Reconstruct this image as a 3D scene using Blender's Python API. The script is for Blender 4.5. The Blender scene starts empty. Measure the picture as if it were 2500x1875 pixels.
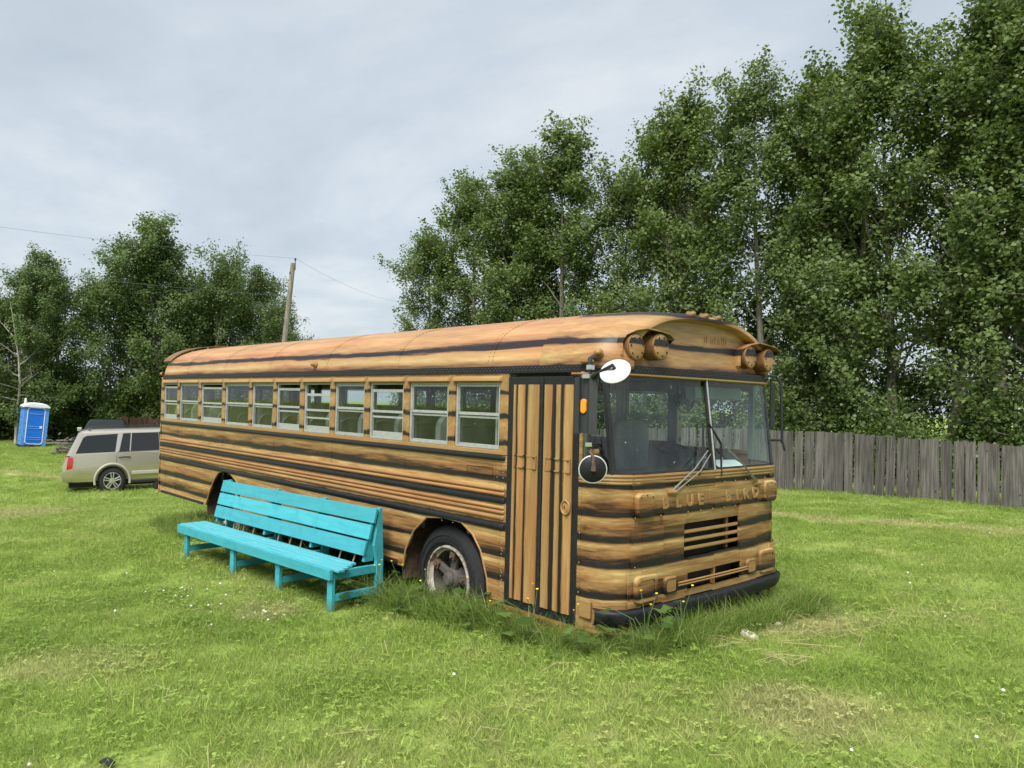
import bpy, bmesh, math, random
import numpy as np
from mathutils import Vector, Matrix, Euler

random.seed(7)
S = bpy.context.scene
COL = S.collection
R = math.radians

# ------------------------------------------------------------------ camera
# metres; the bus stands with its front at x = 0, its length along -x, its
# door side at y = 0, its far side at y = 2.44
cam_d = bpy.data.cameras.new('camera')
cam = bpy.data.objects.new('camera', cam_d)
COL.objects.link(cam)
S.camera = cam
cam_d.sensor_width = 36.0
cam_d.lens = 36.0 * 1884.0 / 2500.0
cam_d.clip_start = 0.05
cam_d.clip_end = 3000.0
_yaw, _pit, _rol = R(42.487), R(1.331), R(1.397)
_f = Vector((-math.cos(_yaw) * math.cos(_pit), math.sin(_yaw) * math.cos(_pit), math.sin(_pit)))
_r = Vector((math.sin(_yaw), math.cos(_yaw), 0.0))
_u = _r.cross(_f)
_r2 = _r * math.cos(_rol) + _u * math.sin(_rol)
_u2 = _u * math.cos(_rol) - _r * math.sin(_rol)
_m = Matrix((_r2, _u2, -_f)).transposed().to_4x4()
_m.translation = Vector((3.556, -4.304, 2.234))
cam.matrix_world = _m

# ------------------------------------------------------------------ world, sun, exposure
SUN_EL, SUN_AZ = R(52.0), R(-62.0)      # azimuth of the direction towards the sun, from +x
W = bpy.data.worlds.new('World')
S.world = W
W.use_nodes = True
wn, wl = W.node_tree.nodes, W.node_tree.links
wn.clear()
w_out = wn.new('ShaderNodeOutputWorld')
w_bg = wn.new('ShaderNodeBackground')
w_bg.inputs['Strength'].default_value = 0.06
sky = wn.new('ShaderNodeTexSky')
sky.sky_type = 'NISHITA'
sky.sun_disc = False
sky.sun_elevation = SUN_EL
sky.sun_rotation = math.pi / 2 - SUN_AZ
sky.air_density = 1.0
sky.dust_density = 2.0
w_tc = wn.new('ShaderNodeTexCoord')
w_sep = wn.new('ShaderNodeSeparateXYZ')
wl.new(w_tc.outputs['Generated'], w_sep.inputs[0])
# clouds lie on a flat layer overhead: divide the direction by its height
w_add = wn.new('ShaderNodeMath'); w_add.operation = 'ADD'; w_add.inputs[1].default_value = 0.16
w_abs = wn.new('ShaderNodeMath'); w_abs.operation = 'ABSOLUTE'
wl.new(w_sep.outputs[2], w_abs.inputs[0]); wl.new(w_abs.outputs[0], w_add.inputs[0])
w_dx = wn.new('ShaderNodeMath'); w_dx.operation = 'DIVIDE'
w_dy = wn.new('ShaderNodeMath'); w_dy.operation = 'DIVIDE'
wl.new(w_sep.outputs[0], w_dx.inputs[0]); wl.new(w_add.outputs[0], w_dx.inputs[1])
wl.new(w_sep.outputs[1], w_dy.inputs[0]); wl.new(w_add.outputs[0], w_dy.inputs[1])
w_cmb = wn.new('ShaderNodeCombineXYZ')
wl.new(w_dx.outputs[0], w_cmb.inputs[0]); wl.new(w_dy.outputs[0], w_cmb.inputs[1])
w_map = wn.new('ShaderNodeMapping')
w_map.inputs['Rotation'].default_value = (0, 0, R(-35))
w_map.inputs['Scale'].default_value = (0.75, 1.05, 1.0)
w_map.inputs['Location'].default_value = (0.4, 1.7, 0)
wl.new(w_cmb.outputs[0], w_map.inputs[0])
w_n1 = wn.new('ShaderNodeTexNoise')
w_n1.inputs['Scale'].default_value = 0.85
w_n1.inputs['Detail'].default_value = 7.0
w_n1.inputs['Roughness'].default_value = 0.58
w_n1.inputs['Distortion'].default_value = 0.2
wl.new(w_map.outputs[0], w_n1.inputs[0])
w_rmp = wn.new('ShaderNodeValToRGB')
e = w_rmp.color_ramp.elements
e[0].position = 0.36; e[0].color = (2.38, 2.72, 3.02, 1)
e[1].position = 0.64; e[1].color = (3.70, 3.86, 3.97, 1)
m_ = w_rmp.color_ramp.elements.new(0.50); m_.color = (2.85, 3.17, 3.45, 1)
wl.new(w_n1.outputs[0], w_rmp.inputs[0])
w_mix = wn.new('ShaderNodeMix'); w_mix.data_type = 'RGBA'
w_mix.inputs[0].default_value = 0.90
wl.new(sky.outputs[0], w_mix.inputs[6]); wl.new(w_rmp.outputs[0], w_mix.inputs[7])
wl.new(w_mix.outputs[2], w_bg.inputs['Color'])
wl.new(w_bg.outputs[0], w_out.inputs[0])

sun_d = bpy.data.lights.new('sun', 'SUN')
sun_d.energy = 1.5
sun_d.angle = R(35.0)
sun_d.color = (1.0, 0.955, 0.88)
sun = bpy.data.objects.new('sun', sun_d)
COL.objects.link(sun)
sun.location = (10, -20, 30)
_sd = Vector((math.cos(SUN_EL) * math.cos(SUN_AZ), math.cos(SUN_EL) * math.sin(SUN_AZ), math.sin(SUN_EL)))
sun.rotation_euler = _sd.to_track_quat('Z', 'Y').to_euler()

S.view_settings.view_transform = 'Standard'
S.view_settings.look = 'None'
S.view_settings.gamma = 1.0
S.view_settings.use_curve_mapping = False
S.view_settings.exposure = 1.90
S.cycles.max_bounces = 5
S.cycles.diffuse_bounces = 2
S.cycles.glossy_bounces = 3
S.cycles.transparent_max_bounces = 24
S.cycles.caustics_reflective = False
S.cycles.caustics_refractive = False

# ------------------------------------------------------------------ node helpers
class NT:
    def __init__(self, name):
        self.m = bpy.data.materials.new(name)
        self.m.use_nodes = True
        self.t = self.m.node_tree
        self.t.nodes.clear()
        self.out = self.t.nodes.new('ShaderNodeOutputMaterial')
    def n(self, typ, **kw):
        nd = self.t.nodes.new(typ)
        for k, v in kw.items():
            if k.startswith('_'):
                setattr(nd, k[1:], v)
        return nd
    def l(self, a, b):
        self.t.links.new(a, b)
    def val(self, sock, v):
        if hasattr(v, 'is_output') or isinstance(v, bpy.types.NodeSocket):
            self.l(v, sock)
        else:
            sock.default_value = v
    def math(self, op, a, b=None, c=None, clamp=False):
        nd = self.t.nodes.new('ShaderNodeMath'); nd.operation = op; nd.use_clamp = clamp
        self.val(nd.inputs[0], a)
        if b is not None: self.val(nd.inputs[1], b)
        if c is not None: self.val(nd.inputs[2], c)
        return nd.outputs[0]
    def noise(self, vec, scale=5.0, detail=4.0, rough=0.5, dist=0.0):
        nd = self.t.nodes.new('ShaderNodeTexNoise')
        nd.inputs['Scale'].default_value = scale
        nd.inputs['Detail'].default_value = detail
        nd.inputs['Roughness'].default_value = rough
        nd.inputs['Distortion'].default_value = dist
        if vec is not None: self.l(vec, nd.inputs['Vector'])
        return nd.outputs[0]
    def mapping(self, vec, scale=(1, 1, 1), loc=(0, 0, 0), rot=(0, 0, 0)):
        nd = self.t.nodes.new('ShaderNodeMapping')
        nd.inputs['Scale'].default_value = scale
        nd.inputs['Location'].default_value = loc
        nd.inputs['Rotation'].default_value = rot
        self.l(vec, nd.inputs[0])
        return nd.outputs[0]
    def obj(self):
        return self.t.nodes.new('ShaderNodeTexCoord').outputs['Object']
    def pos(self):
        return self.t.nodes.new('ShaderNodeNewGeometry').outputs['Position']
    def ramp(self, fac, stops, interp='LINEAR'):
        nd = self.t.nodes.new('ShaderNodeValToRGB')
        cr = nd.color_ramp; cr.interpolation = interp
        while len(cr.elements) > 1: cr.elements.remove(cr.elements[-1])
        first = True
        for p, c in stops:
            c = (c, c, c, 1) if isinstance(c, (int, float)) else (tuple(c) + (1,))[:4]
            if first:
                cr.elements[0].position = p; cr.elements[0].color = c; first = False
            else:
                el = cr.elements.new(p); el.color = c
        self.l(fac, nd.inputs[0])
        return nd.outputs[0]
    def mix(self, fac, a, b, blend='MIX'):
        nd = self.t.nodes.new('ShaderNodeMix'); nd.data_type = 'RGBA'; nd.blend_type = blend
        self.val(nd.inputs[0], fac)
        for i, v in ((6, a), (7, b)):
            if isinstance(v, bpy.types.NodeSocket): self.l(v, nd.inputs[i])
            else: nd.inputs[i].default_value = (tuple(v) + (1,))[:4]
        return nd.outputs[2]
    def bsdf(self, color, rough=0.5, metal=0.0, spec=0.5, bump=None, bump_s=0.3, bump_d=0.01, coat=0.0, link=True):
        b = self.t.nodes.new('ShaderNodeBsdfPrincipled')
        if isinstance(color, bpy.types.NodeSocket): self.l(color, b.inputs['Base Color'])
        else: b.inputs['Base Color'].default_value = (tuple(color) + (1,))[:4]
        self.val(b.inputs['Roughness'], rough)
        b.inputs['Metallic'].default_value = metal
        b.inputs['Specular IOR Level'].default_value = spec
        b.inputs['Coat Weight'].default_value = coat
        if bump is not None:
            bp = self.t.nodes.new('ShaderNodeBump')
            bp.inputs['Strength'].default_value = bump_s
            bp.inputs['Distance'].default_value = bump_d
            self.l(bump, bp.inputs['Height'])
            self.l(bp.outputs[0], b.inputs['Normal'])
        if link: self.l(b.outputs[0], self.out.inputs[0])
        return b.outputs[0]

M = {}

def plain(name, col, rough=0.5, metal=0.0, spec=0.5, var=0.12, nscale=14.0, coat=0.0, bump=0.0):
    t = NT(name)
    o = t.obj()
    n = t.noise(o, nscale, 5, 0.6)
    lo = tuple(c * (1 - var) for c in col); hi = tuple(min(1, c * (1 + var)) for c in col)
    c = t.ramp(n, [(0.3, lo), (0.7, hi)])
    r = t.math('MULTIPLY_ADD', n, 0.25, rough - 0.12)
    t.bsdf(c, r, metal, spec, bump=n if bump else None, bump_s=bump, coat=coat)
    M[name] = t.m
    return t.m

PAINT = [(0.0, (0.009, 0.009, 0.011)), (0.15, (0.014, 0.012, 0.013)), (0.25, (0.048, 0.025, 0.014)), (0.37, (0.135, 0.066, 0.028)),
         (0.50, (0.232, 0.124, 0.048)), (0.66, (0.305, 0.178, 0.070)), (0.82, (0.39, 0.255, 0.104)), (1.0, (0.53, 0.395, 0.175))]

def wood_paint(name, tones, stretch, axis=2, lo=-0.1, hi=3.0, amp=0.42, wob=0.02, seed=0.0, rough=0.42, warm=None):
    """painted-on timber: tone along one axis (0 = black band, 1 = pale yellow), streaked along the grain"""
    t = NT(name)
    o = t.obj()
    sp = t.n('ShaderNodeSeparateXYZ'); t.l(o, sp.inputs[0])
    a = sp.outputs[axis]
    big = t.noise(t.mapping(o, tuple(s * 0.35 for s in stretch), (seed, seed * 1.7, 3.1)), 1.6, 3, 0.5)
    st = t.noise(t.mapping(o, stretch, (seed * 2.3, 1.3, seed)), 1.3, 5, 0.62, 0.25)
    fine = t.noise(t.mapping(o, tuple(s * 3.2 for s in stretch), (seed, 7.3, 1.1)), 1.6, 4, 0.6)
    w = t.math('MULTIPLY_ADD', big, wob * 2.4, -wob * 1.2)
    w2 = t.math('MULTIPLY_ADD', st, wob * 3.4, t.math('SUBTRACT', w, wob * 1.7))
    az = t.math('ADD', a, w2)
    rng = hi - lo
    u = t.math('DIVIDE', t.math('SUBTRACT', az, lo), rng)
    stops = sorted(((max(0, min(1, (z - lo) / rng)), v) for z, v in tones), key=lambda q: q[0])
    tn = t.ramp(u, stops)
    stc = t.math('MULTIPLY_ADD', st, 3.6, -1.8)
    fic = t.math('MULTIPLY_ADD', fine, 3.2, -1.6)
    k2 = t.math('ADD', t.math('MULTIPLY', stc, amp * 0.62), t.math('MULTIPLY', fic, amp * 0.36))
    # streaks act on the tan parts, less inside the black bands
    k3 = t.math('MULTIPLY', k2, t.math('MULTIPLY_ADD', tn, 0.72, 0.36))
    tone = t.math('ADD', tn, k3, clamp=True)
    c = t.ramp(tone, PAINT)
    # hand-painted tint variation: pinkish / ochre patches
    tint = t.ramp(big, [(0.35, (1.06, 0.92, 0.86)), (0.6, (0.98, 1.04, 0.98))])
    if warm: tint = t.mix(1.0, tint, warm, 'MULTIPLY')
    c = t.mix(1.0, c, tint, 'MULTIPLY')
    # dust, scuffs
    d = t.noise(o, 42.0, 4, 0.7)
    c = t.mix(t.ramp(d, [(0.62, 0.0), (0.78, 0.35)]), c, (0.16, 0.115, 0.07))
    r = t.math('MULTIPLY_ADD', st, 0.25, rough - 0.1)
    dent = t.noise(o, 3.2, 3, 0.5)
    hgt = t.math('ADD', t.math('MULTIPLY', dent, 1.0), t.math('MULTIPLY', fine, 0.06))
    t.bsdf(c, r, 0.0, 0.4, bump=hgt, bump_s=0.25, bump_d=0.02)
    M[name] = t.m
    return t.m

def Zs(lst):
    return [(z - 0.1, v) for z, v in lst]

side_t = Zs([(.47, .75), (.54, .6), (.55, .1), (.575, .1), (.585, .78), (.66, .52), (.735, .78),
             (.748, .10), (.785, .11), (.82, .42), (.88, .62), (.93, .80), (.945, .10), (.978, .11), (1.01, .40), (1.08, .62),
             (1.155, .82), (1.166, .10), (1.222, .10), (1.235, .6), (1.38, .72), (1.388, .03), (1.435, .03),
             (1.445, .55), (1.552, .85), (1.566, .10), (1.602, .11), (1.64, .40), (1.70, .62), (1.745, .8), (2.6, .68)])
wood_paint('paint_side', side_t, (0.9, 3.0, 16.0), amp=0.64)
front_t = Zs([(0.40, .62), (.54, .5), (.60, .72), (.70, .55), (.80, .75), (.808, .10), (.838, .12), (.875, .38), (.94, .62), (1.02, .82),
              (1.036, .10), (1.068, .12), (1.105, .38), (1.17, .62), (1.205, .84), (1.218, .10), (1.25, .12), (1.285, .38), (1.34, .62),
              (1.39, .82), (1.40, .10), (1.425, .12), (1.455, .38), (1.53, .62), (1.60, .78), (1.610, .10), (1.638, .12), (1.66, .5), (1.73, .75), (1.9, .7)])
wood_paint('paint_front', front_t, (2.2, 0.9, 14.0), seed=3.0, wob=0.014, amp=0.64)
roof_t = Zs([(2.40, .4), (2.52, .25), (2.545, .42), (2.575, .6), (2.61, .78), (2.665, .6), (2.68, .08), (2.715, .08), (2.735, .5),
             (2.80, .68), (2.90, .62), (3.1, .64)])
wood_paint('paint_roof', roof_t, (0.7, 7.0, 9.0), seed=5.0, amp=0.34, wob=0.03, rough=0.5, warm=(1.28, 1.27, 1.55))
cap_t = Zs([(2.40, .62), (2.52, .25), (2.54, .42), (2.565, .6), (2.62, .76), (2.685, .62), (2.698, .08), (2.735, .08), (2.755, .6),
            (2.86, .72), (2.935, .62), (2.952, .10), (2.978, .10), (2.99, .6), (3.1, .66)])
wood_paint('paint_cap', cap_t, (1.6, 1.3, 11.0), seed=8.0, amp=0.42, wob=0.02, warm=(1.16, 1.16, 1.32))
wood_paint('paint_pillar', [(-.1, .64), (1.5, .64), (1.72, .70), (1.765, .66), (1.78, .08), (1.80, .10), (1.82, .62), (1.95, .72), (1.985, .6), (2.0, .08), (2.02, .1),
                            (2.04, .64), (2.14, .72), (2.19, .6), (2.205, .1), (2.22, .1), (2.24, .66), (2.30, .6), (3, .6)], (5, 3, 8), seed=11.0, amp=0.36, wob=0.022)
wood_paint('paint_trim', [(-.1, .66), (3, .68)], (1.2, 1.2, 12.0), seed=13.0, amp=0.22)
wood_paint('paint_rail', [(-.1, .58), (3, .70)], (0.8, 3, 9.0), seed=14.0, amp=0.40, warm=(1.15, 1.05, 1.12))
# the door is grained upright
wood_paint('paint_door', [(2.5, .7), (3.735, .7), (3.745, .06), (3.757, .06), (3.77, .75), (3.83, .62), (3.842, .05), (3.868, .05), (3.88, .75), (3.985, .6), (4.06, .72),
                          (4.14, .6), (4.153, .05), (4.178, .05), (4.19, .76), (4.245, .66), (4.257, .05), (4.28, .05), (4.295, .78), (4.37, .68), (5, .7)],
           (13.0, 3.0, 0.9), axis=0, lo=2.5, hi=5.0, seed=17.0, amp=0.36, wob=0.014)
wood_paint('paint_brown', [(-.1, .40), (3, .44)], (2, 2, 7.0), seed=21.0, amp=0.25)

plain('wiper_metal', (0.30, 0.28, 0.25), 0.45, metal=0.5, var=0.15)
plain('faded_red', (0.30, 0.145, 0.055), 0.55, var=0.35, nscale=40)
plain('black_paint', (0.012, 0.0125, 0.015), 0.5, spec=0.35, var=0.3, nscale=20, bump=0.05)
plain('black_metal', (0.018, 0.019, 0.024), 0.42, var=0.3, nscale=30)
plain('flag_black', (0.028, 0.032, 0.036), 0.5, var=0.15, nscale=9)
plain('rubber', (0.018, 0.019, 0.021), 0.75, var=0.35, nscale=18, spec=0.3)
plain('tyre', (0.017, 0.018, 0.020), 0.68, var=0.35, nscale=24, spec=0.35, bump=0.15)
plain('aluminium', (0.44, 0.455, 0.45), 0.42, metal=0.45, var=0.14, nscale=26)
plain('chrome', (0.7, 0.7, 0.7), 0.22, metal=1.0, var=0.12, nscale=30)
plain('white_disc', (0.55, 0.555, 0.55), 0.35, var=0.06, nscale=12)
plain('amber', (0.85, 0.30, 0.015), 0.25, var=0.06, nscale=30, coat=0.6)
plain('rust', (0.085, 0.050, 0.036), 0.8, var=0.45, nscale=22, bump=0.4)
plain('hub_grime', (0.075, 0.068, 0.060), 0.8, var=0.4, nscale=26, bump=0.4)
plain('underbody', (0.02, 0.018, 0.016), 0.9, var=0.3, nscale=5)
plain('liner', (0.20, 0.235, 0.215), 0.55, var=0.08, nscale=3)
plain('bus_floor', (0.03, 0.03, 0.03), 0.8, var=0.2, nscale=5)
plain('seat_vinyl', (0.17, 0.18, 0.185), 0.55, var=0.15, nscale=8)
plain('seat_trim', (0.30, 0.29, 0.26), 0.6, var=0.12, nscale=8)
plain('driver_fabric', (0.27, 0.275, 0.27), 0.85, var=0.15, nscale=30)
plain('dash', (0.035, 0.04, 0.045), 0.5, var=0.2, nscale=6)
plain('paper', (0.80, 0.83, 0.84), 0.8, var=0.04, nscale=10)
plain('red_plastic', (0.38, 0.05, 0.04), 0.5, var=0.12)
plain('blue_plastic', (0.08, 0.16, 0.42), 0.5, var=0.12)

def rim_mat():
    t = NT('white_rim')
    o = t.obj()
    n = t.noise(o, 9.0, 6, 0.7)
    c = t.ramp(n, [(0.40, (0.46, 0.44, 0.40)), (0.53, (0.32, 0.28, 0.23)), (0.62, (0.12, 0.062, 0.035))])
    t.bsdf(c, 0.55, 0.0, 0.4, bump=n, bump_s=0.25)
    M['white_rim'] = t.m
rim_mat()

def glass(name, tint, refl=1.0, dirt=0.0, rough=0.0):
    t = NT(name)
    tr = t.n('ShaderNodeBsdfTransparent'); tr.inputs[0].default_value = tuple(tint) + (1,)
    gl = t.n('ShaderNodeBsdfGlossy'); gl.inputs['Roughness'].default_value = rough
    gl.inputs[0].default_value = (refl, refl, refl, 1)
    lw = t.n('ShaderNodeLayerWeight'); lw.inputs[0].default_value = 0.5
    fr = t.math('MULTIPLY_ADD', t.math('POWER', lw.outputs['Facing'], 5.0), 0.92, 0.05)
    mx = t.n('ShaderNodeMixShader')
    t.l(fr, mx.inputs[0]); t.l(tr.outputs[0], mx.inputs[1]); t.l(gl.outputs[0], mx.inputs[2])
    last = mx.outputs[0]
    if dirt > 0:
        o = t.obj()
        haze = t.ramp(t.noise(t.mapping(o, (3, 3, 1.2)), 2.0, 5, 0.6), [(0.42, 0.0), (0.75, dirt)])
        fl = t.ramp(t.noise(t.mapping(o, (1, 1, 1)), 38.0, 3, 0.55), [(0.695, 0.0), (0.72, 0.85)])
        area = t.ramp(t.noise(o, 2.3, 2, 0.5), [(0.47, 0.0), (0.60, 1.0)])
        fac = t.math('MAXIMUM', haze, t.math('MULTIPLY', fl, area))
        df = t.n('ShaderNodeBsdfDiffuse'); df.inputs[0].default_value = (0.62, 0.66, 0.66, 1)
        m2 = t.n('ShaderNodeMixShader')
        t.l(fac, m2.inputs[0]); t.l(last, m2.inputs[1]); t.l(df.outputs[0], m2.inputs[2])
        last = m2.outputs[0]
    t.l(last, t.out.inputs[0])
    M[name] = t.m
glass('glass_window', (0.76, 0.83, 0.81), dirt=0.03)
glass('glass_windshield', (0.74, 0.87, 0.83), dirt=0.045)
def dark_glass():
    t = NT('dark_glass')
    t.bsdf((0.010, 0.012, 0.014), 0.05, 0, 0.6)
    M['dark_glass'] = t.m
dark_glass()

# ------------------------------------------------------------------ mesh helpers
class MB:
    def __init__(self):
        self.v = []; self.f = []
    def add(self, vs, fs):
        b = len(self.v)
        self.v += [tuple(p) for p in vs]
        self.f += [tuple(i + b for i in q) for q in fs]
        return self
    def box(self, a, b):
        x0, y0, z0 = (min(a[i], b[i]) for i in range(3)); x1, y1, z1 = (max(a[i], b[i]) for i in range(3))
        return self.add([(x0, y0, z0), (x1, y0, z0), (x1, y1, z0), (x0, y1, z0), (x0, y0, z1), (x1, y0, z1), (x1, y1, z1), (x0, y1, z1)],
                        [(0, 3, 2, 1), (4, 5, 6, 7), (0, 1, 5, 4), (1, 2, 6, 5), (2, 3, 7, 6), (3, 0, 4, 7)])
    def obox(self, c, ax, ay, az):
        c = Vector(c); ax = Vector(ax); ay = Vector(ay); az = Vector(az)
        vs = [c + sx * ax + sy * ay + sz * az for sz in (-1, 1) for sx, sy in ((-1, -1), (1, -1), (1, 1), (-1, 1))]
        return self.add(vs, [(0, 3, 2, 1), (4, 5, 6, 7), (0, 1, 5, 4), (1, 2, 6, 5), (2, 3, 7, 6), (3, 0, 4, 7)])
    def bar(self, a, b, w, h, up=(0, 0, 1)):
        a = Vector(a); b = Vector(b); d = (b - a)
        L = d.length; d.normalize()
        s = d.cross(Vector(up)); s.normalize(); u = s.cross(d)
        return self.obox((a + b) / 2, d * L / 2, s * w / 2, u * h / 2)
    def tube(self, pts, r, n=8, cap=True):
        pts = [Vector(p) for p in pts]
        rs = r if isinstance(r, (list, tuple)) else [r] * len(pts)
        b = len(self.v); prev = None
        for i, p in enumerate(pts):
            d = (pts[min(i + 1, len(pts) - 1)] - pts[max(i - 1, 0)]).normalized()
            if prev is None:
                s = d.orthogonal().normalized()
            else:
                s = prev - d * prev.dot(d)
                s = s.normalized() if s.length > 1e-6 else d.orthogonal().normalized()
            prev = s; u = d.cross(s)
            for k in range(n):
                a = 2 * math.pi * k / n
                self.v.append(tuple(p + (s * math.cos(a) + u * math.sin(a)) * rs[i]))
        for i in range(len(pts) - 1):
            for k in range(n):
                k2 = (k + 1) % n
                self.f.append((b + i * n + k, b + i * n + k2, b + (i + 1) * n + k2, b + (i + 1) * n + k))
        if cap:
            self.f.append(tuple(b + k for k in reversed(range(n))))
            e_ = b + (len(pts) - 1) * n
            self.f.append(tuple(e_ + k for k in range(n)))
        return self
    def lathe(self, prof, axis_o, axis_d, n=24, closed=False):
        """prof: (along, radius) pairs about an axis"""
        o = Vector(axis_o); d = Vector(axis_d).normalized(); s = d.orthogonal().normalized(); u = d.cross(s)
        b = len(self.v)
        for (t, r) in prof:
            for k in range(n):
                a = 2 * math.pi * k / n
                self.v.append(tuple(o + d * t + (s * math.cos(a) + u * math.sin(a)) * max(r, 1e-5)))
        m = len(prof)
        for i in range(m if closed else m - 1):
            j = (i + 1) % m
            for k in range(n):
                k2 = (k + 1) % n
                self.f.append((b + i * n + k, b + i * n + k2, b + j * n + k2, b + j * n + k))
        return self
    def prism(self, poly, d):
        """poly: list of 3d points (planar), extruded by vector d"""
        n = len(poly); d = Vector(d)
        vs = [Vector(p) for p in poly] + [Vector(p) + d for p in poly]
        fs = [tuple(reversed(range(n))), tuple(range(n, 2 * n))] + [(i, (i + 1) % n, n + (i + 1) % n, n + i) for i in range(n)]
        return self.add(vs, fs)
    def grid(self, rows):
        m = len(rows); n = len(rows[0])
        return self.add([p for r_ in rows for p in r_], [(i * n + j, i * n + j + 1, (i + 1) * n + j + 1, (i + 1) * n + j) for i in range(m - 1) for j in range(n - 1)])
    def mesh(self, name, mat, smooth=False, bevel=0.0, T=None, recalc=True, thick=0.0, angle=35):
        me = bpy.data.meshes.new(name)
        vs = [T(p) for p in self.v] if T else self.v
        me.from_pydata([tuple(p) for p in vs], [], self.f)
        if recalc or bevel or thick:
            bm = bmesh.new(); bm.from_mesh(me)
            bmesh.ops.recalc_face_normals(bm, faces=bm.faces)
            if thick:
                bmesh.ops.solidify(bm, geom=bm.faces[:] , thickness=thick)
            if bevel:
                es = [e_ for e_ in bm.edges if len(e_.link_faces) == 2 and e_.calc_face_angle(0) > R(30)]
                bmesh.ops.bevel(bm, geom=es, offset=bevel, segments=2, affect='EDGES', profile=0.5, clamp_overlap=True)
            bm.to_mesh(me); bm.free()
        if smooth:
            me.polygons.foreach_set('use_smooth', [True] * len(me.polygons))
            me.set_sharp_from_angle(angle=R(angle))
        me.materials.append(M[mat] if isinstance(mat, str) else mat)
        return me
    def build(self, name, mat, parent=None, **kw):
        o = bpy.data.objects.new(name, self.mesh(name, mat, **kw))
        COL.objects.link(o)
        if parent is not None: o.parent = parent
        return o

def tag(o, label=None, cat=None, group=None, kind=None):
    if label: o['label'] = label
    if cat: o['category'] = cat
    if group: o['group'] = group
    if kind: o['kind'] = kind
    return o

def empty(name, loc, rz=0.0, rot=None):
    o = bpy.data.objects.new(name, None)
    COL.objects.link(o)
    o.empty_display_size = 0.3
    o.location = loc
    o.rotation_euler = rot if rot else (0, 0, rz)
    return o

def copy_tree(o, parent=None):
    c = o.copy(); COL.objects.link(c); c.parent = parent
    for ch in list(o.children): copy_tree(ch, c)
    return c

# ------------------------------------------------------------------ terrain: rises towards the photographer, falls away behind the bus
_gx = np.array([-40, -6, -3.6, -0.3, 1.0, 2.2, 7.0, 10.0, 14.0, 19.6, 30.0, 46.0, 80.0, 400.0])
_gz = np.array([0.62, 0.62, 0.59, 0.49, 0.41, 0.29, 0.25, 0.08, -0.22, -0.54, -0.62, -0.66, -0.7, -0.7])
_xs = np.linspace(-40, 400, 8801)
_zs = np.interp(_xs, _gx, _gz)
_k = np.hanning(41); _k /= _k.sum()
_zs = np.convolve(np.pad(_zs, 20, mode='edge'), _k, mode='valid')
def ground_np(x, y):
    X = -np.asarray(x, float); y = np.asarray(y, float)
    b = np.interp(X, _xs, _zs)
    far = np.where(X < 8, 0.32, 0.32 + (b - 0.32) * np.clip((X - 8) / 18.0, 0, 1))
    t = np.clip((y - 3.0) / 10.0, 0, 1); t = t * t * (3 - 2 * t)
    t = t * np.clip((16 + X) / 8.0, 0, 1)
    z = b + (far - b) * t
    z = z + 0.018 * np.sin(x * 0.9 + 1.3) * np.cos(y * 0.7) + 0.010 * np.sin(x * 2.3 + y * 1.9)
    return z
def ground(x, y):
    return float(ground_np(np.array([x]), np.array([y]))[0])

def lawn_colour(t, pos, blade):
    """green with dry straw patches; shared by soil sheet and blades"""
    big = t.noise(pos, 0.22, 3, 0.5)
    mid = t.noise(pos, 1.1, 4, 0.6)
    sm = t.noise(pos, 6.0, 3, 0.6)
    g = t.ramp(t.math('MULTIPLY_ADD', mid, 0.6, t.math('MULTIPLY', big, 0.4)),
               [(0.34, (0.220, 0.335, 0.060)), (0.47, (0.285, 0.400, 0.082)), (0.58, (0.345, 0.450, 0.112)), (0.70, (0.42, 0.49, 0.16))])
    dry = t.ramp(t.math('ADD', t.math('MULTIPLY', mid, 0.55), t.math('MULTIPLY', sm, 0.45)), [(0.54, 0.0), (0.67, 1.0)])
    g = t.mix(t.math('MULTIPLY', dry, 0.38), g, (0.50, 0.46, 0.22))
    # worn dry strip running along the fence and a few scuffed spots
    sp = t.n('ShaderNodeSeparateXYZ'); t.l(pos, sp.inputs[0])
    line = t.math('ADD', sp.outputs[1], t.math('MULTIPLY', sp.outputs[0], -0.33))
    line = t.math('ADD', line, t.math('MULTIPLY_ADD', mid, 1.2, -0.6))
    bd = t.math('SUBTRACT', 1.0, t.math('DIVIDE', t.math('ABSOLUTE', t.math('SUBTRACT', line, 9.9)), 0.55), clamp=True)
    g = t.mix(t.math('MULTIPLY', bd, 0.75), g, (0.58, 0.52, 0.28))
    for (cx_, cy_, r_, k_) in ((1.45, -0.15, 0.55, .8), (0.35, 1.75, 0.75, .85), (-3.1, -1.15, 0.4, .7), (-14.5, -1.6, 2.0, .75), (-2.6, -2.9, .5, .5)):
        dx = t.math('SUBTRACT', sp.outputs[0], cx_); dy = t.math('SUBTRACT', sp.outputs[1], cy_)
        d2 = t.math('SQRT', t.math('ADD', t.math('MULTIPLY', dx, dx), t.math('MULTIPLY', dy, dy)))
        d2 = t.math('ADD', d2, t.math('MULTIPLY_ADD', sm, 0.8 * r_, -0.4 * r_))
        k = t.math('MULTIPLY', t.math('MULTIPLY', t.math('SUBTRACT', 1.0, t.math('DIVIDE', d2, r_), clamp=True), 2.0, clamp=True), k_ * 0.62)
        g = t.mix(k, g, (0.55, 0.48, 0.27))
    return g

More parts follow.
